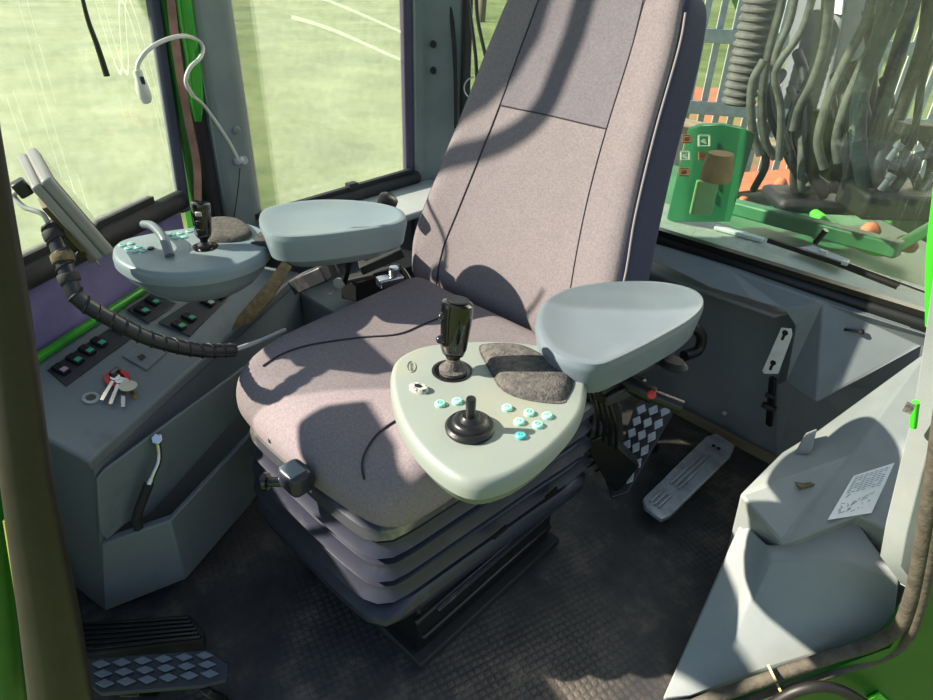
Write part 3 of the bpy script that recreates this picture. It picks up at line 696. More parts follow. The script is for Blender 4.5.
# palm pad
pd = [on(x, y) for x, y in ((480, 350), (488, 345), (520, 347), (549, 361), (571, 379), (566, 398), (558, 403), (525, 399), (502, 389), (490, 370))]
bm = B(); slab(bm, pd, [(-.03, 0), (-.03, .0012), (.02, .0014), (.06, .006), (.14, .0095), (.3, .011), (.6, .0115)], 60); obj('palm_pad', bm, pad_m, conL)
# mini joystick
m0 = on(470, 429)
bm = B(); lathe(bm, [(.030, 0), (.0308, .005), (.028, .0085), (.023, .0088), (.022, .0125), (.019, .015), (.014, .0152), (.0125, .018), (.010, .021), (.006, .0215)], m0, UP, 36); obj('mini_joystick_boot', bm, black, conL)
bm = B(); lathe(bm, [(.0058, .018), (.0062, .046), (.0055, .0485), (.0, .049)], m0, (.04, -.05, 1), 18); obj('mini_joystick', bm, black, conL)
# selector knob, oval badge, buttons
k0 = on(419, 390); kd = (on(432, 394)-on(406, 386)).normalized()
bm = B(); lathe(bm, [(.0088, 0), (.009, .004), (.0075, .0065), (.0, .0075)], k0, UP, 26, sx=1.55, xdir=kd); obj('selector_knob', bm, mat('worn_knob', (176, 178, 168), .7, noise=(160, (66, 64, 58), .5, .62)), conL)
bm = B(); lathe(bm, [(.0035, 0), (.0035, .001)], on(418, 386, .007), UP, 14, sx=1.5, xdir=kd); obj('knob_hole', bm, black, conL)
bd = (on(412, 377)-on(411, 358)).normalized()
o_ = on(411.5, 367); bm = B()
tube(bm, [o_+bd*(math.cos(t)*.0135)+bd.cross(UP)*(math.sin(t)*.0058)+UP*.0006 for t in (2*math.pi*k/24 for k in range(25))], .0006, seg=5, smooth=0)
badge = obj('oval_badge', bm, mat('badge_grey', (112, 112, 100), .5), conL)
bm = B()
for k in range(7):      # worn raised letters, unreadable in the photograph
    c = o_+bd*(-.009+k*.003)+UP*.0006; box(bm, c, (.0016, .0026+.001*(k % 2), .0006), (bd, bd.cross(UP), UP))
    if k % 3: box(bm, c+bd.cross(UP)*.0006, (.0024, .0006, .0006), (bd, bd.cross(UP), UP))
obj('badge_letters', bm, MATS['badge_grey'], conL, smooth=False)
def button(px, py, m=button_m, con=conL, z=ZC, r=.0066, hh=.0045, kind=0):
    p = on(px, py, 0, z); bm = B(); lathe(bm, [(r, 0), (r, hh*.7), (r*.8, hh), (.0, hh*1.05)], p, UP, 22); b = obj('button', bm, m, con)
    bm = B(); c = p+UP*(hh*1.03)
    if kind % 3 == 0: lathe(bm, [(r*.5, 0), (r*.5, .0003), (r*.32, .0003), (r*.32, 0)], c, UP, 14); box(bm, c, (r*.5, .0007, .0004))
    elif kind % 3 == 1:
        for s in (-1, 0, 1): box(bm, c+V((0, s*r*.3, 0)), (r*.9, .0006, .0004), (HT, HD, UP))
    else: box(bm, c+HD*r*.3, (r*.8, .0008, .0004), (HT, HD, UP)); box(bm, c-HT*r*.3, (.0008, r*.8, .0004), (HT, HD, UP)); box(bm, c+HT*r*.2-HD*r*.2, (r*.4, r*.3, .0004), (HT, HD, UP))
    obj('button_symbol', bm, glyph, b, smooth=False)
for i, (x, y) in enumerate(((440, 405), (457, 402.5), (507, 409), (529, 414), (547, 417), (519, 423), (537.5, 426))): button(x, y, kind=i)
button(520.5, 437, button_b, kind=2)
# right console furniture
zr = ZC+.003
b1 = on(205, 247, 0, zr)
bm = B(); lathe(bm, [(.024, 0), (.024, .0012), (.020, .0012), (.020, .0003), (.0, .0003)], b1, UP, 28); obj('joystick_well', bm, gloss, conR)
bm = B(); lathe(bm, [(.014, .0), (.013, .006), (.007, .010), (.006, .02)], b1, UP, 24); obj('joystick_boot', bm, black, conR)
t1 = at(200, 202, x=b1.x-.004); g1, gax1 = grip(b1+UP*.010, t1, 1.06, gloss, conR, .9)
for t in (.016, .032, .048): bm = B(); box(bm, t1-gax1*t+(-HD)*.0165+HT*.002, (.012, .006, .009), (HT, HD, UP)); obj('thumb_switch', bm, silver_m if t == .016 else black, conR, bevel=.002)
pd = [on(x, y, 0, zr) for x, y in ((208, 222), (236, 221), (252, 232), (246, 240), (226, 243), (208, 240))]
bm = B(); slab(bm, pd, [(0, 0), (.03, .006), (.12, .010), (.3, .011), (.6, .0115)], 48); obj('palm_pad', bm, pad_m, conR)
ld = [on(x, y, 0, zr) for x, y in ((170, 257), (166, 249), (156, 240), (146, 235))]
bm = B(); P = [ld[0]+UP*.002, ld[1]+UP*.022, ld[2]+UP*.028, ld[3]+UP*.022]; tube(bm, P, lambda t: .0085-.001*t, seg=12)
obj('finger_lever', bm, plastic, conR)
bm = B(); lathe(bm, [(.006, 0), (.006, .003), (.0, .004)], on(151, 249, 0, zr), UP, 14); obj('small_knob', bm, black, conR)
for i, (x, y) in enumerate(((122, 246), (131, 244), (128, 249), (138, 248), (135, 251.5), (144, 251), (172, 235), (180, 234), (176, 238), (189, 232), (184, 237.5))): button(x, y, mat('pale_mint_button', (150, 206, 196), .4) if 'pale_mint_button' not in MATS else MATS['pale_mint_button'], conR, zr, .0062, .003, i)
# ribbed boots between arm and console
def boot(c0, c1, r, n, parent, sy=.8):
    d = c1-c0; prof = []
    for k in range(n*4+1): t = k/(n*4); prof.append((r*(1 if k % 4 in (1, 2) else .88), t*d.length))
    bm = B(); lathe(bm, prof, c0, d, 28, sx=sy, xdir=(0, 0, 1)); obj('rubber_boot', bm, rubber, parent)
boot(at(548, 384, z=.575), at(572, 350, z=.590), .046, 4, armL, .62)
boot(at(262, 256, z=.580), at(276, 241, z=.592), .040, 3, armR, .70)
# pivot plates and levers under the left armrest
bm = B(); bar(bm, at(596, 383, z=.555), at(668, 345, z=.545), .035, .03); bar(bm, at(600, 398, z=.53), at(640, 380, z=.53), .03, .02); obj('armrest_hinge', bm, black, armL, bevel=.004)
lv0 = at(617, 378, z=.542); lv1 = at(654, 396, z=.535); lv2 = at(682, 407, z=.528)
bm = B(); tube(bm, [lv0, lv1], .0135, smooth=0, seg=16); tube(bm, [lv1-(lv1-lv0)*.02, lv2], .0105, smooth=0, seg=16); lever = obj('hand_lever', bm, black, armL)
bm = B(); lathe(bm, [(.017, -.002), (.018, 0), (.017, .003)], lv0, lv1-lv0, 20); obj('lever_collar', bm, silver_m, lever)
bm = B(); lathe(bm, [(.0068, 0), (.0064, .004), (.004, .005)], lv1+(V(CAM)-lv1).normalized()*.0115-(lv1-lv0).normalized()*.004, V(CAM)-lv1, 16); obj('red_button', bm, red, lever)
bm = B(); q = [at(x, y, d=1.035) for x, y in ((584, 444), (606, 434), (640, 467), (618, 493), (606, 482))]; prism(bm, q, HD*.035); sb_ = obj('switch_box', bm, black, armL, bevel=.004)
bm = B(); q = [at(x, y, d=1.03) for x, y in ((590, 392), (612, 386), (622, 410), (624, 440), (612, 446), (600, 420))]; prism(bm, q, HD*.02); obj('side_bracket', bm, blackm, armL, bevel=.003)
for k in range(5):
    bm = B(); tube(bm, [at(588+k*5, 390+k*2, d=1.02), at(592+k*6, 415+k*3, d=1.015), at(586+k*7, 440+k*4, d=1.05), at(560+k*9, 455+k*4, d=1.1)], .0032, seg=8); obj('cable', bm, black, armL)
bm = B(); tube(bm, [at(690, 325, d=1.22), at(701, 335, d=1.23), at(698, 350, d=1.23), at(684, 356, d=1.2)], .012, seg=12); cc = obj('corrugated_hose', bm, black, armL)
bm = B(); lathe(bm, [(.018, 0), (.020, .004), (.014, .012)], at(672, 366, z=.53), UP, 20, sx=1.3); obj('pivot_cap', bm, blackm, armL)
# support bracket under the right armrest
bm = B()
for a, b in (((326, 251), (338, 284)), ((352, 250), (343, 284))): bar(bm, at(*a, y=.09), at(*b, y=.09), .012, .014)
obj('arm_bracket', bm, black, armR, bevel=.003)
bm = B(); lathe(bm, [(.013, 0), (.011, .005), (.0, .007)], at(339, 283, y=.08), -HD, 20); obj('bracket_cap', bm, mat('cap_grey', (170, 168, 160), .5), armR)
bm = B(); bar(bm, at(360, 268, y=.16), at(402, 250, y=.24), .04, .022); bar(bm, at(345, 280, y=.16), at(400, 268, y=.24), .03, .012); obj('arm_carrier', bm, blackm, armR, bevel=.003)
bm = B(); bar(bm, at(362, 256, y=.13), at(396, 242, y=.2), .03, .018); obj('carrier_cover', bm, plastic, armR, bevel=.004)
bm = B(); bar(bm, at(298, 284, y=.07), at(330, 270, y=.10), .055, .035); obj('tool_tray', bm, pan_m, armR, bevel=.003)
bm = B(); lathe(bm, [(.022, 0), (.022, .018), (.016, .024), (.0, .026)], at(386, 205, z=.60), V((.4, .2, 1)), 22); obj('tension_knob', bm, black, armR)
bm = B(); tube(bm, [at(378, 272, d=1.5), at(392, 266, d=1.5), at(402, 270, d=1.48), at(412, 285, d=1.45)], .008); tube(bm, [at(385, 282, d=1.5), at(398, 276, d=1.48), at(408, 288, d=1.45)], .006); obj('hinge_hose', bm, black, armR)
bm = B(); bar(bm, at(378, 283, z=.47), at(402, 278, z=.47), .03, .02); lathe(bm, [(.012, 0), (.012, .02)], at(394, 275, z=.48), UP, 14); obj('belt_latch', bm, chrome, armR, bevel=.003)

# ================================================================== MONITOR on its flexible arm
n0 = at(51, 176, f=.95); s_ = .95/F
def camv(dx, dy, dfw): return V(rt*dx*s_-up*dy*s_+fw*dfw)
e1 = at(31, 190, f=.94)-n0; e2 = at(116, 252, f=1.05)-n0; e3 = at(37, 149, f=1.08)-n0
e1 = e1-e2*e1.dot(e2)/e2.dot(e2); e3 = e3-e2*e3.dot(e2)/e2.dot(e2); e1 = e1-e3*e1.dot(e3)/e3.dot(e3)
a1, a2, a3 = e1.normalized(), e2.normalized(), e3.normalized(); l1, l2, l3 = e1.length, e2.length, e3.length
mc = n0+(e1+e2+e3)/2
mon_m = mat('monitor_grey', (126, 126, 124), .45, bump=(600, .1))
mon = thing('monitor', mc, 'grey display unit seen from behind, on a black flexible arm beside the left window', 'monitor')
bm = B(); box(bm, mc-a1*l1*.22, (l1*.54, l2, l3), (a1, a2, a3)); obj('bezel', bm, mon_m, mon, bevel=.006, seg=3)
bm = B(); box(bm, mc+a1*l1*.27, (l1*.46, l2*.985, l3*.985), (a1, a2, a3)); obj('back_cover', bm, mon_m, mon, bevel=.005, seg=3)
bm = B(); box(bm, mc-a1*(l1*.5+.0002), (.001, l2*.86, l3*.84), (a1, a2, a3)); obj('screen', bm, gloss, mon, smooth=False)
bm = B(); box(bm, mc+a1*(l1*.5+.006)+a2*.03-a3*.02, (.010, .11, .06), (a1, a2, a3)); box(bm, mc+a1*(l1*.5+.004)+a2*l2*.55-a3*.03, (.002, .04, .03), (a1, a2, a3)); obj('mounting_plate', bm, mat('bracket_bronze', (112, 100, 88), .5, metal=.4), mon, bevel=.001)
hp = mc+a1*(l1*.5+.02)+a2*.02-a3*.03
bm = B(); bar(bm, mc+a1*(l1*.5+.012)+a2*.0-a3*.035, mc+a1*(l1*.5+.012)+a2*.068-a3*.035, .016, .016); lathe(bm, [(.009, -.012), (.009, .012)], mc+a1*(l1*.5+.013)+a2*.066-a3*.038, a3, 18); obj('clamp', bm, black, mon, bevel=.002)
fd = [1.0, 1.0, 1.0, 1.01, 1.04, 1.08, 1.14, 1.20]
hpx = [(50, 226), (60, 250), (69, 278), (80, 300), (112, 320), (150, 339), (196, 350), (234, 350)]
P = smoothpath([at(x, y, f=q) for (x, y), q in zip(hpx, fd)], 10)
bm = B(); tube(bm, P, lambda t: .0125, smooth=0, seg=14)
arm_o = obj('flexible_arm', bm, hose_m, mon)
bm = B()                                                     # spiral wrap
hp_ = []; cum = 0; x_, y_, _ = frame(P[1]-P[0])
for i in range(len(P)-1):
    t = (P[i+1]-P[i]).normalized(); x_ = (x_-t*x_.dot(t)).normalized(); y_ = t.cross(x_)
    for k in range(4):
        q = P[i].lerp(P[i+1], k/4); ph = cum*2*math.pi/.022; hp_.append(q+x_*math.cos(ph)*.0125+y_*math.sin(ph)*.0125); cum += (P[i+1]-P[i]).length/4
tube(bm, hp_, .0022, smooth=0, seg=5); obj('spiral_wrap', bm, hose_m, mon)
for i, (k, r_) in enumerate(((4, .0155), (13, .0165), (20, .0160))):
    bm = B(); lathe(bm, [(r_*.93, -.007), (r_, -.005), (r_, .005), (r_*.93, .007)], P[k], P[k+1]-P[k], 18); obj('collar', bm, lining if i == 1 else rubber, mon)
bm = B(); tube(bm, [at(234, 350, f=1.20), at(262, 340, f=1.26), at(285, 330, f=1.31)], .0045); obj('cable', bm, silver_m, mon)
bm = B(); tube(bm, [at(18, 190, f=.98), at(14, 196, f=.99), at(24, 207, f=.99), at(42, 214, f=.99), at(50, 228, f=1.0)], .004); obj('back_cable', bm, silver_m, mon)
bm = B(); box(bm, at(22, 188, f=.975), (.02, .024, .022), (a1, a2, a3)); obj('cable_plug', bm, black, mon, bevel=.003)

# ================================================================== gooseneck microphone, strut, strap
gm = thing('gooseneck_microphone', at(240, 163, x=-.655), 'white gooseneck microphone curling round the green post', 'microphone')
dxp = [(240, 163, .0), (228, 140, .0), (206, 108, -.006), (193, 96, .012), (186, 82, .03), (190, 68, .03), (200, 58, .02), (203, 48, .0), (197, 40, -.01), (184, 36, .035), (165, 40, .05), (148, 50, .06), (139, 62, .06), (137, 72, .06)]
bm = B(); P = [at(x, y, x=-.655+q) for x, y, q in dxp]; tube(bm, P[:4], .0036); tube(bm, P[3:], .0042); obj('gooseneck', bm, mat('gooseneck_grey', (196, 196, 190), .4), gm)
ca = at(137, 70, x=-.595); cb_ = at(147, 104, x=-.592); d = cb_-ca; L = d.length
bm = B(); lathe(bm, [(.007, 0), (.0085, .05*L), (.0082, .25*L), (.0105, .35*L), (.0125, .6*L), (.0125, .8*L), (.009, .95*L), (.002, L)], ca, d, 22); hd_ = obj('microphone_head', bm, mat('mic_grey', (190, 190, 182), .45), gm)
bm = B(); box(bm, ca.lerp(cb_, .3)+HT*.006-HD*.004, (.008, .008, .016)); obj('mic_switch', bm, rubber, gm, bevel=.002)
bm = B(); lathe(bm, [(.010, -.004), (.012, 0), (.010, .008)], at(239, 161, x=-.655), at(228, 140, x=-.655)-at(240, 163, x=-.655), 16); lathe(bm, [(.010, 0), (.009, .008)], at(243, 160, x=-.66), (1, 0, 0), 16); obj('mount', bm, steel_grey, gm)
tag(obj('screw_cap', lathe(B(), [(.010, 0), (.0095, .004), (.006, .006), (.0, .0065)], at(236, 130, x=WX+.018), (1, 0, 0), 22), pillar_m), 'round grey cap on the grey pillar above the microphone mount', 'cap')
tag(obj('thin_cable', tube(B(), [at(240, 168, x=-.657), at(238, 190, x=-.657), at(233, 225, x=-.657)], .0012, seg=6), black), 'thin black cable hanging down the grey pillar from the microphone mount', 'cable')
st = [at(167, -40, x=-.655), at(171, 0, x=-.655), at(178, 60, x=-.655), at(188, 118, x=-.655), at(197, 165, x=-.655), at(198, 205, x=-.655)]
bm = B()
rs = [[p+HT*.0085, p+HT*.0085-HD*.002, p-HT*.0085-HD*.002, p-HT*.0085] for p in smoothpath(st, 5)]
tag(obj('strap', rings(bm, rs), brown), 'worn brown strap hanging down the green post', 'strap')
# black hanging wiper arm outside the left window
wa = [at(80, -12, x=-.46), at(88, 20, x=-.46), at(97, 45, x=-.46), at(107, 76, x=-.46)]
bm = B(); tube(bm, wa, lambda t: .003+.0022*t, seg=8); tag(obj('wiper_blade', bm, black), 'black wiper blade hanging down across the top of the left window', 'wiper')
bm = B()
sc_ = at(101, 217, z=.60); tube(bm, [sc_+HT*(.007*math.cos(t))+UP*(.005*math.sin(t)) for t in (2*math.pi*k/14 for k in range(15))], .0016, smooth=0, seg=6); tag(obj('ring_clip', bm, chrome), 'small chrome ring clip on the left window sill', 'clip')
# coat hooks on the corner pillar
for i, (x, y) in enumerate(((433, 44), (433, 70))):
    p = at(x, y, x=-.655); bm = B(); dcp = (V(CAM)-p); dcp.z = 0; dcp.normalize()
    dcp = V((.75, -.65, 0)).normalized()
    lathe(bm, [(.013, 0), (.013, .003), (.009, .006), (.006, .007), (.006, .016), (.009, .018), (.008, .022)], p, dcp, 22)
    tag(obj('coat_knob', bm, black), ('upper' if i == 0 else 'lower')+' of the two round black knobs on the corner pillar', 'knob')
bm = B(); lathe(bm, [(.006, 0), (.006, .03)], at(403, 180, x=-.66)-UP*.03, UP, 12); tag(obj('shelf_peg', bm, black), 'short black peg under the end of the black sill roller', 'peg')
# straps/cords in the gap behind the pillar, loop handle
for i, (a, b, c, w, m, lab) in enumerate((((449, -10), (455, 60), (456, 128), .006, rubber, 'black flat belt nearest the corner pillar, behind the seat'), ((467, -10), (475, 50), (477, 80), .005, black, 'left of the two black cords crossing behind the seat top'), ((476, -10), (478, 20), (486, 58), .005, black, 'right of the two black cords crossing behind the seat top'))):
    bm = B(); tube(bm, [at(*a, y=WY-.03), at(*b, y=WY-.03), at(*c, y=WY-.03)], w); tag(obj('seat_belt' if i == 0 else 'black_cord', bm, m), lab, 'belt' if i == 0 else 'cord')
bm = B(); tube(bm, [at(475+11*math.cos(t), 88+11*math.sin(t)*1.0, y=WY-.02) for t in (2*math.pi*k/20 for k in range(21))], .002, smooth=0, seg=8); tag(obj('wire_ring', bm, steel_grey), 'grey wire ring hanging at the rear window beside the seat top', 'ring')
# frayed lining and dark boxes behind the side console
bm = B(); q = [at(238, 318, z=.425), at(262, 290, z=.43), at(283, 262, z=.45), at(292, 268, z=.44), at(272, 300, z=.415), at(252, 322, z=.405), at(232, 330, z=.41)]; prism(bm, q, (0, 0, .004))
tag(obj('frayed_lining', bm, lining), 'frayed brown lining strip along the rear end of the switch console', 'lining')
bm = B(); q = [(-.60, .13, 0), (-.36, .13, 0), (-.34, .22, 0), (-.32, .45, 0), (-.62, .52, 0)]; prism(bm, q, (0, 0, .34)); tag(obj('rear_cabinet', bm, trim_dk, bevel=.008), 'dark grey floor cabinet under the right armrest behind the switch console', 'cabinet')
bm = B(); prism(bm, [(-.40, .16, .361), (-.36, .18, .361), (-.34, .42, .361), (-.44, .40, .361)], (0, 0, .05)); tag(obj('tool_box', bm, blackm, bevel=.004), 'black box lying on the rear cabinet beside the seat cushion', 'box')

# ================================================================== pedals
def quadbox(name, q, z, th, m, parent, bev=.002):
    bm = B(); prism(bm, [at(x, y, z=zz) for (x, y), zz in zip(q, z)], (0, 0, -th)); return obj(name, bm, m, parent, bevel=bev)
def diamond(parent, corners, nu, nv, m, skip=()):
    """raised diamond studs on a pedal plate"""
    for i in range(nu):
        for j in range(nv):
            u = (i+.5)/nu; v = (j+.5)/nv
            if (i, j) in skip: continue
            P_ = lambda u, v: corners[0].lerp(corners[1], u).lerp(corners[3].lerp(corners[2], u), v)
            e = .47/nu; g = .47/nv; bm = B()
            a, b, c, d = P_(u-e, v-g*.2), P_(u+e*.2, v-g), P_(u+e, v+g*.2), P_(u-e*.2, v+g)
            n = (c-a).cross(d-b).normalized(); n = n if n.z > 0 else -n
            prism(bm, [a, b, c, d], n*.006); obj('grip_stud', bm, m, parent, bevel=.0015)
fp = thing('foot_pedal', at(155, 690, z=0), 'cast metal foot pedal with raised diamond tread at the front left of the floor', 'pedal')
zz = (.085, .085, .075, .075)
quadbox('pedal_plate', [(84, 658), (208, 649), (229, 664), (226, 680), (203, 686), (101, 694), (88, 684)], (.088, .088, .085, .078, .075, .075, .08), .008, mat('dark_cast_metal', (52, 56, 62), .45, metal=.5), fp)
cs = [at(90, 661, z=.086), at(214, 651, z=.086), at(222, 678, z=.077), at(96, 690, z=.077)]
diamond(fp, cs, 6, 3, mat('tread_metal', (98, 106, 118), .4, metal=.6), skip=())
bm = B(); bar(bm, at(205, 690, z=.065), at(225, 700, z=.0), .02, .012); obj('pedal_link', bm, black, fp, bevel=.002); bm = B(); bar(bm, at(130, 690, z=.07), at(150, 690, z=.0), .03, .02); obj('pedal_arm', bm, black, fp, bevel=.002)
rp = thing('rubber_pedal', at(140, 632, z=0), 'black ribbed rubber pedal beside the side console, above the diamond pedal', 'pedal')
quadbox('pedal_plate', [(78, 622), (190, 614), (204, 630), (203, 640), (84, 655)], (.06,)*5, .03, blackm, rp, .004)
bm = B()
for k in range(6):
    t = (k+.5)/6; a = at(80, 622, z=.062).lerp(at(85, 652, z=.062), t); b = at(188, 616, z=.062).lerp(at(202, 639, z=.062), t); bar(bm, a, b, .0055, .005)
obj('ribs', bm, black, rp, bevel=.001)
bm = B(); box(bm, at(145, 640, z=.02), (.05, .05, .04)); obj('pedal_foot', bm, black, rp)

ap = thing('accelerator_pedal', at(690, 490, z=0), 'long silver accelerator pedal lying on the floor behind the seat', 'pedal')
qa = [(643, 498), (706, 436), (716, 433), (735, 445), (731, 455), (671, 515), (662, 519), (645, 507)]
za = [.045, .075, .08, .08, .075, .045, .042, .044]
quadbox('pedal_plate', qa, za, .012, alu, ap, .003)
A0, A1 = at(653, 506, z=.047), at(721, 443, z=.080); L_ = A1-A0; sd_ = L_.cross(UP).normalized(); nn_ = sd_.cross(L_).normalized(); nn_ = nn_ if nn_.z > 0 else -nn_
for s, (t0, t1) in [(-1, (.30, .78)), (0, (.30, .78)), (1, (.30, .78)), (-1, (.02, .20)), (0, (.02, .20)), (1, (.02, .20))]:
    bm = B(); a, b = A0.lerp(A1, t0)+sd_*s*.011+nn_*.002, A0.lerp(A1, t1)+sd_*s*.011+nn_*.002; bar(bm, a, b, .0055, .005); obj('grip_rib', bm, alu, ap, bevel=.0015)
for s in (-1, 1): bm = B(); lathe(bm, [(.0045, 0), (.0045, .001)], A0.lerp(A1, .92)+sd_*s*.007+nn_*.0015, nn_, 14); obj('bolt_hole', bm, black, ap)
bm = B(); bar(bm, A0.lerp(A1, .5)-UP*.012, at(695, 480, z=0)+V((.0, .02, 0)), .03, .02); obj('pedal_stem', bm, black, ap)
dp = thing('brake_pedal', at(630, 470, z=0), 'grey diamond-tread pedal standing under the left armrest, behind the seat', 'pedal')
cpl = [(635, 405), (653, 393), (673, 402), (673, 414), (645, 462), (628, 492), (612, 497), (606, 480), (622, 446), (628, 425)]
zc = [.20, .22, .22, .21, .15, .11, .10, .11, .15, .18]
quadbox('pedal_plate', cpl, zc, .008, mat('dark_cast_metal_rear', (60, 60, 64), .45, metal=.5), dp)
cs = [at(637, 404, z=.215), at(674, 406, z=.215), at(630, 488, z=.118), at(612, 474, z=.118)]
diamond(dp, cs, 3, 6, alu)
bm = B(); bar(bm, at(640, 440, z=.16), at(636, 452, z=.0)+V((.02, .05, 0)), .03, .02); obj('pedal_stem', bm, black, dp)

# ================================================================== bits on the rear wall
pb = thing('mounting_plate', at(776, 352, y=.70), 'white metal strip with two keyholes on the rear wall beside the recess', 'plate')
q = [at(x, y, y=.690) for x, y in ((781, 328), (791, 329), (792, 335), (778, 374), (764, 374), (762, 371))]
bm = B(); prism(bm, q, (0, .004, 0)); obj('strip', bm, white_m, pb, bevel=.001)
for a, b in (((785, 333), (782, 340)), ((773, 363), (770, 370))):
    bm = B(); lathe(bm, [(.0062, 0), (.0062, .0012)], at(*a, y=.6885), (0, 1, 0), 16); bar(bm, at(*a, y=.689), at(*b, y=.689), .0015, .0055); obj('keyhole', bm, black, pb, smooth=False)
bl = thing('door_latch', at(768, 405, y=.70), 'black latch bar hanging below the white keyhole strip', 'latch')
bm = B(); bar(bm, at(773, 378, y=.700), at(769, 425, y=.74), .016, .010); obj('latch_bar', bm, black, bl, bevel=.002)
bm = B(); bar(bm, at(762, 404, y=.69), at(776, 410, y=.69), .012, .012); lathe(bm, [(.006, -.01), (.006, .01)], at(770, 396, y=.69), (1, 0, 0), 12); obj('latch_catch', bm, oil_black, bl, bevel=.002)
for nm, (x, y), lab in (('cable_stub', (862, 331), 'right'), ('cable_stub', (843, 344), 'left')):
    p = at(x, y, y=.742); bm = B(); lathe(bm, [(.006, 0), (.005, .006), (.003, .008)], p+V((0, -.004, 0)), (0, -1, .2), 14)
    if lab == 'right': tube(bm, [p+V((-.028, -.012, -.004)), p+V((-.018, -.014, .0)), p+V((-.004, -.008, 0))], .003)
    tag(obj(nm, bm, oil_black), lab+' of the two small broken fittings poking from the rear wall corner', 'fitting')
bm = B(); lathe(bm, [(.006, 0), (.006, .004), (.003, .006)], at(725, 413, y=.83), (0, -1, .3), 16); tag(obj('wall_bolt', bm, steel_grey), 'round bolt low on the recess wall above the silver pedal', 'bolt')
bm = B(); lathe(bm, [(.004, 0), (.003, .003)], at(673, 266, y=.74), (0, -.6, 1), 10); tag(obj('wall_screw', bm, black), 'tiny dark screw in the rear wall below the window sill, by the seat', 'screw')
bm = B(); box(bm, at(909, 408, d=.66), (.010, .006, .012)); tag(obj('strip_tag', bm, pad_m, smooth=False), 'small mottled plastic tag beside the green edge of the door pillar', 'tag')

# ================================================================== OUTSIDE
GZ = -1.25
gm_ = bpy.data.materials.new('meadow_grass'); gm_.use_nodes = True; n = gm_.node_tree; b = n.nodes['Principled BSDF']; b.inputs['Roughness'].default_value = 1; b.inputs['Specular IOR Level'].default_value = .1
tc = n.nodes.new('ShaderNodeTexCoord'); t = n.nodes.new('ShaderNodeTexNoise'); t.inputs['Scale'].default_value = .6; t.inputs['Detail'].default_value = 12; t.inputs['Roughness'].default_value = .7
r = n.nodes.new('ShaderNodeValToRGB'); r.color_ramp.elements[0].position = .35; r.color_ramp.elements[0].color = lin((72, 88, 46)); r.color_ramp.elements[1].position = .68; r.color_ramp.elements[1].color = lin((116, 126, 82))
n.links.new(tc.outputs['Object'], t.inputs['Vector']); n.links.new(t.outputs['Fac'], r.inputs['Fac']); n.links.new(r.outputs['Color'], b.inputs['Base Color'])
bm = B(); bmesh.ops.create_grid(bm, x_segments=40, y_segments=40, size=80)
for v in bm.verts: v.co.z = GZ+.12*math.sin(v.co.x*.2)*math.cos(v.co.y*.23)
tag(obj('meadow', bm, gm_), kind='structure')

def tree(px, dist, h, r, lab, seed):
    random.seed(seed); q = V(ray(px, 100)); q.z = 0; q.normalize(); base = V((CAM[0], CAM[1], GZ))+q*dist
    t_ = thing('tree', base, lab, 'tree', None)
    bm = B(); tube(bm, [base, base+V((.05*r, .03*r, h*.4)), base+V((0, 0, h*.85))], lambda t: .10*r*(1-.7*t)); obj('trunk', bm, bark, t_)
    bm = B()
    for k in range(700):
        a = random.uniform(0, 6.283); z = random.random(); rr = r*math.sqrt(random.random())*math.sin(math.pi*(.12+.85*z))**.7
        c = base+V((math.cos(a)*rr, math.sin(a)*rr, h*(.3+.7*z))); d = V([random.uniform(-1, 1) for _ in range(3)]).normalized(); e, f_, g_ = frame(d); s = .12*r*random.uniform(.6, 1.2)
        bm.faces.new([bm.verts.new(c+e*s), bm.verts.new(c+f_*s*.6), bm.verts.new(c-e*s), bm.verts.new(c-f_*s*.6)])
    obj('foliage', bm, leaf, t_, smooth=False)
for a in ((478, 26, 4.5, 1.6, 'slim tree at the far meadow edge seen left of the seat top', 2), (740, 22, 4, 2.2, 'green tree behind the steel fence to the right of the seat', 4)): tree(*a)
random.seed(11)

# steel fence behind the machine
fd_ = 4.2
fa, fb = at(655, 32, d=fd_), at(960, 52, d=fd_+.3); ga, gb = at(655, 104, d=fd_), at(960, 128, d=fd_+.3)
fence = thing('steel_fence', V((fa.x, fa.y, GZ)), 'grey steel bar fence seen through the rear window', 'fence')
for p, q in ((fa, fb), (ga, gb)):
    bm = B(); bar(bm, p-(q-p)*.12, q+(q-p)*.4, .04, .075); obj('rail', bm, steel_grey, fence, bevel=.006)
N_ = 30
for k in range(N_):
    t = -.1+k*1.5/N_; p = fa.lerp(fb, t)+HD*.03
    bm = B(); box(bm, V((p.x, p.y, 0.35)), (.036, .030, 3.2), (HT, HD, UP)); obj('fence_bar', bm, steel_grey, fence, bevel=.004)
# leaf-littered bank behind the fence
bm = B(); bmesh.ops.create_grid(bm, x_segments=40, y_segments=12, size=1)
fx = (fb-fa); fx.z = 0; fx.normalize()
for v in bm.verts:
    u, w_ = v.co.x, v.co.y; p = fa.lerp(fb, .3+u*1.1); v.co = V((p.x, p.y, 0))+HD*(2.2+w_*1.5)+UP*(-.75+.35*(w_+1)*.6+.12*math.sin(u*9+w_*4)+random.uniform(-.04, .04))
tag(obj('leafy_bank', bm, leafm), 'bank of orange-brown fallen leaves behind the steel fence', 'leaves', kind='stuff')
bm = B(); bar(bm, at(650, 118, d=3.9), at(790, 150, d=3.9), .25, .05); tag(obj('timber_board', bm, wood_m, bevel=.01), 'pale timber board lying just behind the machine below the fence', 'board')

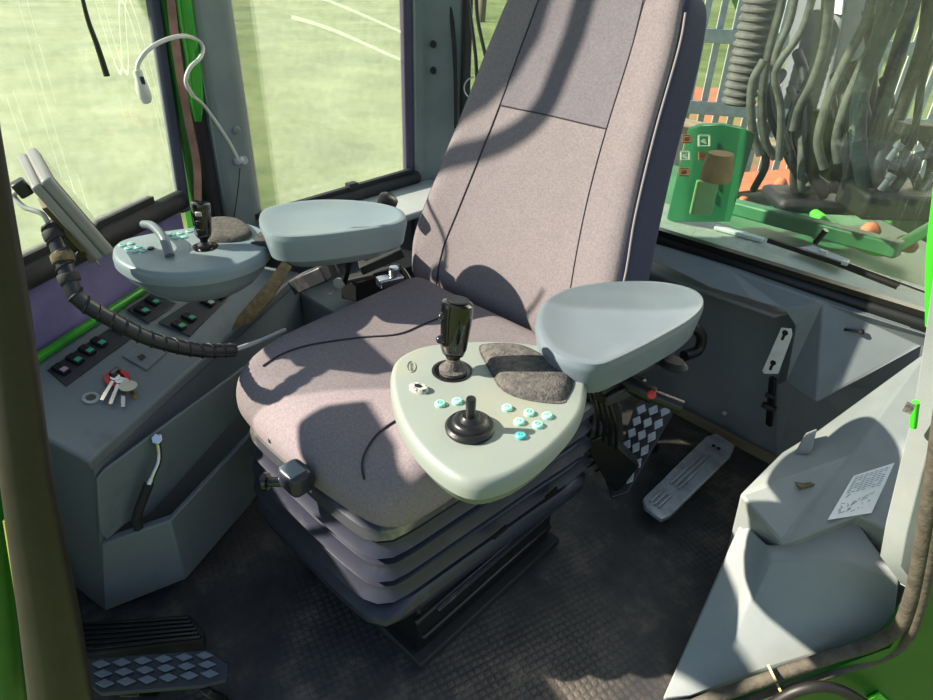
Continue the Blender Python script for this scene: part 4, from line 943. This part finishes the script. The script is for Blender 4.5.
# rear deck of the machine
bm = B(); prism(bm, [V((-.62, .82, .458)), V((.86, .82, .458)), at(945, 292, z=.455), at(850, 264, z=.455), at(760, 236, z=.455), at(690, 211, z=.455), at(640, 194, z=.455), V((-.62, 1.08, .455))], (0, 0, -.03)); struct('trim_24', bm, mat('outer_ledge', (178, 182, 172), .6, noise=(12, (150, 158, 140), .4, .7)), bevel=.004)
dk = thing('green_chassis', (.2, 1.8, GZ), 'green painted rear frame of the machine behind the window', 'chassis')
bm = B(); prism(bm, [(-.9, 1.02, .27), (1.4, 1.02, .27), (1.5, 2.3, .23), (-.9, 2.3, .23)], (0, 0, -.12)); obj('deck_plate', bm, green_out, dk, bevel=.01)
bm = B(); bar(bm, at(720, 203, z=.34), at(900, 250, z=.38), .05, .05); bar(bm, at(800, 170, z=.30), at(940, 235, z=.38), .06, .06); bar(bm, at(745, 215, z=.32), at(850, 203, z=.32), .03, .03); obj('frame_rail', bm, green_out, dk, bevel=.008)
bm = B(); tube(bm, [at(812, 212, z=.35), at(852, 240, z=.34), at(885, 250, z=.36), at(935, 225, z=.42)], .018); obj('green_pipe', bm, mat('lime_green_pipe', (80, 190, 60), .35), dk)
for x, y, r_ in ((870, 232, .03), (905, 246, .035), (742, 205, .02), (780, 186, .025)): bm = B(); lathe(bm, [(r_, -.01), (r_*1.1, .01), (r_*.6, .03), (0, .035)], at(x, y, z=.30), UP, 12); obj('bolt_cap', bm, orange, dk)
bm = B(); prism(bm, [at(700, 178, z=.29), at(800, 170, z=.29), at(818, 185, z=.29), at(730, 195, z=.29)], UP*.01); obj('rusty_patch_plate', bm, orange, dk)
bm = B(); prism(bm, [at(792, 160, z=.30), at(803, 158, z=.30), at(826, 200, z=.30), at(790, 188, z=.30)], UP*.05); obj('grey_wedge', bm, boom_grey, dk, bevel=.005)

# curved green guard with pictogram plates
gg = [at(x, y, d=d_) for x, y, d_ in ((684, 210, 1.75), (692, 128, 1.72), (720, 124, 1.70), (742, 128, 1.68), (757, 134, 1.64), (740, 175, 1.68), (733, 208, 1.70))]
gt = thing('green_guard', at(715, 208, d=1.72), 'curved green guard with pictogram plates outside the rear window, beside the seat', 'guard')
bm = B(); rs = []
for t in (0, .25, .5, .75, 1):
    a = at(687+4*t*0, 132, d=1.74); 
prof_t = [(690, 130, 1.76), (702, 125, 1.72), (722, 124, 1.70), (742, 128, 1.66), (756, 134, 1.60)]; prof_b = [(668, 222, 1.76), (685, 222, 1.72), (702, 222, 1.70), (724, 222, 1.68), (730, 222, 1.66)]
v_ = [at(x, y, d=q) for x, y, q in prof_t]+[at(x, y, d=q) for x, y, q in prof_b]; sheet(bm, v_, [[i, i+1, i+6, i+5] for i in range(4)], HD*.02)
obj('guard_shell', bm, mat('guard_green', (28, 100, 60), .35), gt, bevel=.004)
for x, y, w, h, m_, k in ((704, 141, 9, 9, decal_m, 0), (718, 162, 10, 9, decal_m, 1), (702, 156, 5, 6, orange, 2), (687, 139, 7, 6, orange, 3), (685, 156, 7, 7, decal_m, 4), (684, 172, 8, 6, orange, 5)):
    c = at(x, y, d=1.69); s = 1.95/F; bm = B()
    for a, b in (((-w/2, -h/2), (w/2, -h/2)), ((w/2, -h/2), (w/2, h/2)), ((w/2, h/2), (-w/2, h/2)), ((-w/2, h/2), (-w/2, -h/2))):
        bar(bm, c+V(rt)*a[0]*s+V(up)*a[1]*s, c+V(rt)*b[0]*s+V(up)*b[1]*s, .0035, .0035)
    if k in (0, 1, 4): lathe(bm, [(.005, -.001), (.005, .001)], c, -HD, 12); bar(bm, c-V(rt)*.008, c+V(rt)*.006-V(up)*.006, .003, .003)
    else: box(bm, c, (w*s*.6, .003, h*s*.6), (HT, HD, UP))
    obj('pictogram_plate', bm, m_, gt, smooth=False)
bm = B(); lathe(bm, [(.036, 0), (.037, .03), (.030, .065)], at(715, 180, d=1.58), UP, 20); tag(obj('filter_canister', bm, mat('ochre_drum', (178, 134, 84), .7, noise=(20, (140, 110, 74), .4, .7))), 'brown drum standing beside the green guard', 'canister')
bm = B(); box(bm, at(704, 198, d=1.64), (.055, .02, .09), (HT, HD, UP)); obj('pale_panel', bm, mat('pale_green_panel', (150, 190, 120), .5), gt, bevel=.004)

# crane base with hydraulic hoses
cb = thing('crane_base', at(845, 190, d=2.1), 'grey box-section crane boom standing on the rear frame among the hoses', 'crane')
bm = B(); a, b = at(850, -60, d=2.3), at(818, 108, d=2.25); bar(bm, a, b, .19, .17); obj('boom', bm, boom_grey, cb, bevel=.01)
bm = B(); bar(bm, at(818, 108, d=2.26), at(812, 190, d=2.24), .16, .14); box(bm, at(826, 200, d=2.26), (.40, .2, .05), (HT, HD, UP)); obj('pivot_housing', bm, oil_black, cb, bevel=.02)
bm = B(); bar(bm, at(836, -6, d=2.18), at(834, 13, d=2.18), .10, .004); obj('paper_sticker', bm, paper, cb, smooth=False)
hosedefs = [  # px path, depth, radius px, material, label
 ([(786, -20), (780, 10), (768, 55), (762, 100), (765, 140), (775, 158)], 1.95, 4.5, grease_m, 'dusty hydraulic hose nearest the corrugated duct'),
 ([(798, -20), (790, 20), (776, 55), (774, 85), (778, 115), (790, 150)], 1.9, 4, grease_m, 'dusty hydraulic hose, second to the right of the corrugated duct'),
 ([(816, -15), (802, 30), (780, 62), (775, 80), (781, 110), (779, 160)], 1.85, 4, grease_m, 'thin dusty hose crossing the duct-side hoses'),
 ([(830, -20), (824, 40), (812, 80), (798, 108), (792, 130)], 1.9, 6.5, grease_m, 'thick tan hose left of the grey crane boom'),
 ([(764, 60), (752, 85), (752, 125), (760, 155)], 1.9, 4.5, grease_m, 'short looped hose at the foot of the corrugated duct'),
 ([(875, -20), (866, 20), (846, 60), (828, 100), (818, 140), (824, 168)], 1.8, 5, grease_m, 'long dusty hose hanging right of the crane boom'),
 ([(885, -20), (877, 30), (860, 70), (845, 105), (836, 140), (838, 162)], 1.78, 5, grease_m, 'second long dusty hose hanging right of the crane boom'),
 ([(905, -25), (893, 15), (878, 45), (862, 90), (858, 140), (866, 190)], 1.75, 9, hose_teal, 'thick dark teal hose right of the crane boom'),
 ([(918, -20), (905, 30), (890, 80), (876, 130), (862, 195)], 1.8, 8, hose_teal, 'thick dark hose right of the teal hose'),
 ([(932, -20), (924, 40), (908, 90), (890, 140), (872, 190)], 1.85, 7, oil_black, 'black hose farthest right of the hose bundle'),
 ([(945, 20), (925, 70), (918, 110), (912, 150)], 1.7, 4, oil_black, 'thin black hose beside the winch wheel'),
 ([(868, 10), (872, 60), (868, 120), (856, 185)], 1.95, 6, oil_black, 'black hose behind the teal hose'),
 ([(850, 60), (846, 110), (850, 150), (862, 200)], 1.95, 7, oil_black, 'black hose below the grey crane boom'),
 ([(800, 90), (790, 140), (806, 170), (830, 190)], 2.0, 6, oil_black, 'black hose curving under the crane boom'),
]
for px_, d_, r_, m_, lab in hosedefs:
    bm = B(); dist = d_/.72
    tube(bm, [at(x, y, d=d_) for x, y in px_], r_/F*d_*.86, seg=12); tag(obj('hydraulic_hose', bm, m_), lab, 'hose', 'crane hoses behind the rear window')
random.seed(21)
for i in range(16):
    x0 = random.uniform(775, 895); y0 = random.uniform(50, 130); x1 = x0+random.uniform(-30, 35); d0 = random.uniform(1.88, 2.05)
    bm = B(); tube(bm, [at(x0, y0, d=d0+.1), at(x0+random.uniform(-14, 14), y0+30, d=d0), at((x0+x1)/2, random.uniform(160, 190), d=d0-.06), at(x1, random.uniform(172, 196), d=d0)], random.uniform(.008, .016), seg=10)
    tag(obj('hydraulic_hose', bm, random.choice([oil_black, oil_black, hose_teal, grease_m])), 'short dark hose in the tangle at the foot of the crane boom', 'hose', 'tangled hoses at the crane foot')
bm = B(); a, b = at(768, -30, d=2.2), at(738, 104, d=2.2); d = b-a; L = d.length; prof = []
for k in range(64): prof.append((.047+(.006 if k % 4 in (1, 2) else 0), L*k/63))
lathe(bm, prof, a, d, 24); tag(obj('corrugated_duct', bm, mat('dusty_duct', (92, 90, 86), .7, noise=(30, (64, 62, 60), .4, .7))), 'thick corrugated duct hanging in front of the fence', 'duct')
ww = thing('winch_wheel', at(905, 165, d=1.7), 'black spoked winch wheel by the right edge of the rear window', 'wheel')
wc = at(906, 166, d=1.75); bm = B(); rr = 31/F*1.9; x_, y_, z_ = frame((-HD*.9+UP*.35+HT*.25))
tube(bm, [wc+x_*math.cos(t)*rr+y_*math.sin(t)*rr for t in (2*math.pi*k/32 for k in range(33))], .016, smooth=0, seg=10, cap=False); obj('rim', bm, oil_black, ww)
for k in range(5):
    t = 2*math.pi*k/5; bm = B(); tube(bm, [wc, wc+(x_*math.cos(t+.2)+y_*math.sin(t+.2))*rr*.5, wc+(x_*math.cos(t)+y_*math.sin(t))*rr], .013, seg=8); obj('spoke', bm, oil_black, ww)
bm = B(); lathe(bm, [(.03, -.03), (.03, .02), (.015, .03)], wc, z_, 16); obj('hub', bm, oil_black, ww)
for x, y in ((888, 160), (922, 190), (880, 190)): bm = B(); lathe(bm, [(.008, 0), (.008, .03), (.012, .032), (.012, .045)], at(x, y, d=1.66), (.3, .2, 1), 10); obj('valve_fitting', bm, boom_grey, ww)
bm = B(); box(bm, at(905, 200, d=1.75), (.30, .16, .07), (HT, HD, UP)); obj('winch_base', bm, oil_black, ww, bevel=.01)
bm = B(); bar(bm, at(898, 128, d=1.72), at(950, 132, d=1.72), .05, .03); obj('guard_strip', bm, blackm, ww, bevel=.004)
# window wiper and catches on the rear pane
wp = thing('rear_wiper', (.55, WY-.012, .53), 'black wiper lying along the foot of the rear window', 'wiper')
bm = B(); bar(bm, at(795, 248, y=WY-.015), at(897, 288, y=WY-.015), .004, .006); bar(bm, at(844, 262, y=WY-.015), at(928, 293, y=WY-.015), .004, .004); obj('wiper_arm', bm, black, wp)
bm = B(); bar(bm, at(768, 240, y=WY-.012), at(900, 284, y=WY-.012), .008, .010); obj('wiper_rubber', bm, rubber, wp)
bm = B(); box(bm, at(823, 252, y=WY-.02), (.016, .010, .008)); box(bm, at(845, 263, y=WY-.02), (.012, .010, .008)); obj('wiper_bracket', bm, steel_grey, wp, bevel=.001)
bm = B(); tube(bm, [at(826, 230, y=WY-.02), at(815, 243, y=WY-.018)], .006, smooth=0); obj('wiper_pivot', bm, black, wp)
bm = B(); bar(bm, at(715, 227, z=.463), at(763, 240, z=.463), .02, .010); tag(obj('white_strip', bm, white_m, bevel=.002), 'short white plastic strip lying on the ledge outside the rear window', 'strip')
bm = B(); prism(bm, [at(793, 250, z=.47), at(812, 247, z=.47), at(850, 262, z=.47), at(842, 270, z=.47)], UP*.006); tag(obj('grey_cover_plate', bm, steel_grey, bevel=.002), 'grey metal plate on the outer ledge behind the rear wiper', 'plate')

# unseen blockers added outside the cab, shaped to throw the curved shadows on the seat
def back(px, py, k, **kw): return at(px, py, **kw)-SD*k
def bpl(px, py, k):           # through the front of the backrest (y = .25 + .4 (z - .45))
    r = ray(px, py); t = (.25+.4*(CAM[2]-.45)-CAM[1])/(r[1]-.4*r[2]); return V(CAM+r*t)-SD*k
mr = thing('backrest_shadow_blocker', bpl(470, 60, 1.3), 'unseen black plate and curved bar above the picture, added to shade the backrest', 'shadow blocker')
bm = B(); prism(bm, [bpl(x, y, 1.30) for x, y in ((541, -12), (528, 30), (508, 72), (484, 104), (455, 130), (420, 148), (395, 160), (400, 90), (450, 0), (490, -40), (545, -40))], SD*.02); obj('blocker_plate', bm, black, mr, bevel=.004)
bm = B(); tube(bm, [bpl(x, y, 1.26) for x, y in ((584, -60), (568, 0), (552, 52), (532, 104), (498, 135), (450, 158), (405, 176), (360, 186))], .020, seg=14); obj('blocker_bar', bm, black, mr)
fm = thing('cushion_shadow_blocker', (-.35, -.72, .9), 'unseen round-ended black plate left of the picture, added to shade the cushion', 'shadow blocker')  # added out of view; its outline shades the front of the cushion
def fpl(px, py, z): p = at(px, py, z=z); k = (p.y+.72)/.579; return p-SD*k
bm = B(); prism(bm, [fpl(x-15, y+11, .445) for x, y in ((270, 436), (277, 418), (300, 404), (345, 397), (400, 397), (425, 440), (415, 500), (385, 510), (340, 500), (292, 465))], (0, -.02, 0)); obj('blocker_head', bm, black, fm, bevel=.004)
bm = B(); c_ = fpl(330, 470, .445); tube(bm, [c_+V((0, -.012, 0)), V((-.40, -.72, .66)), V((-.40, -.70, .57))], .008); obj('blocker_stalk', bm, black, fm)
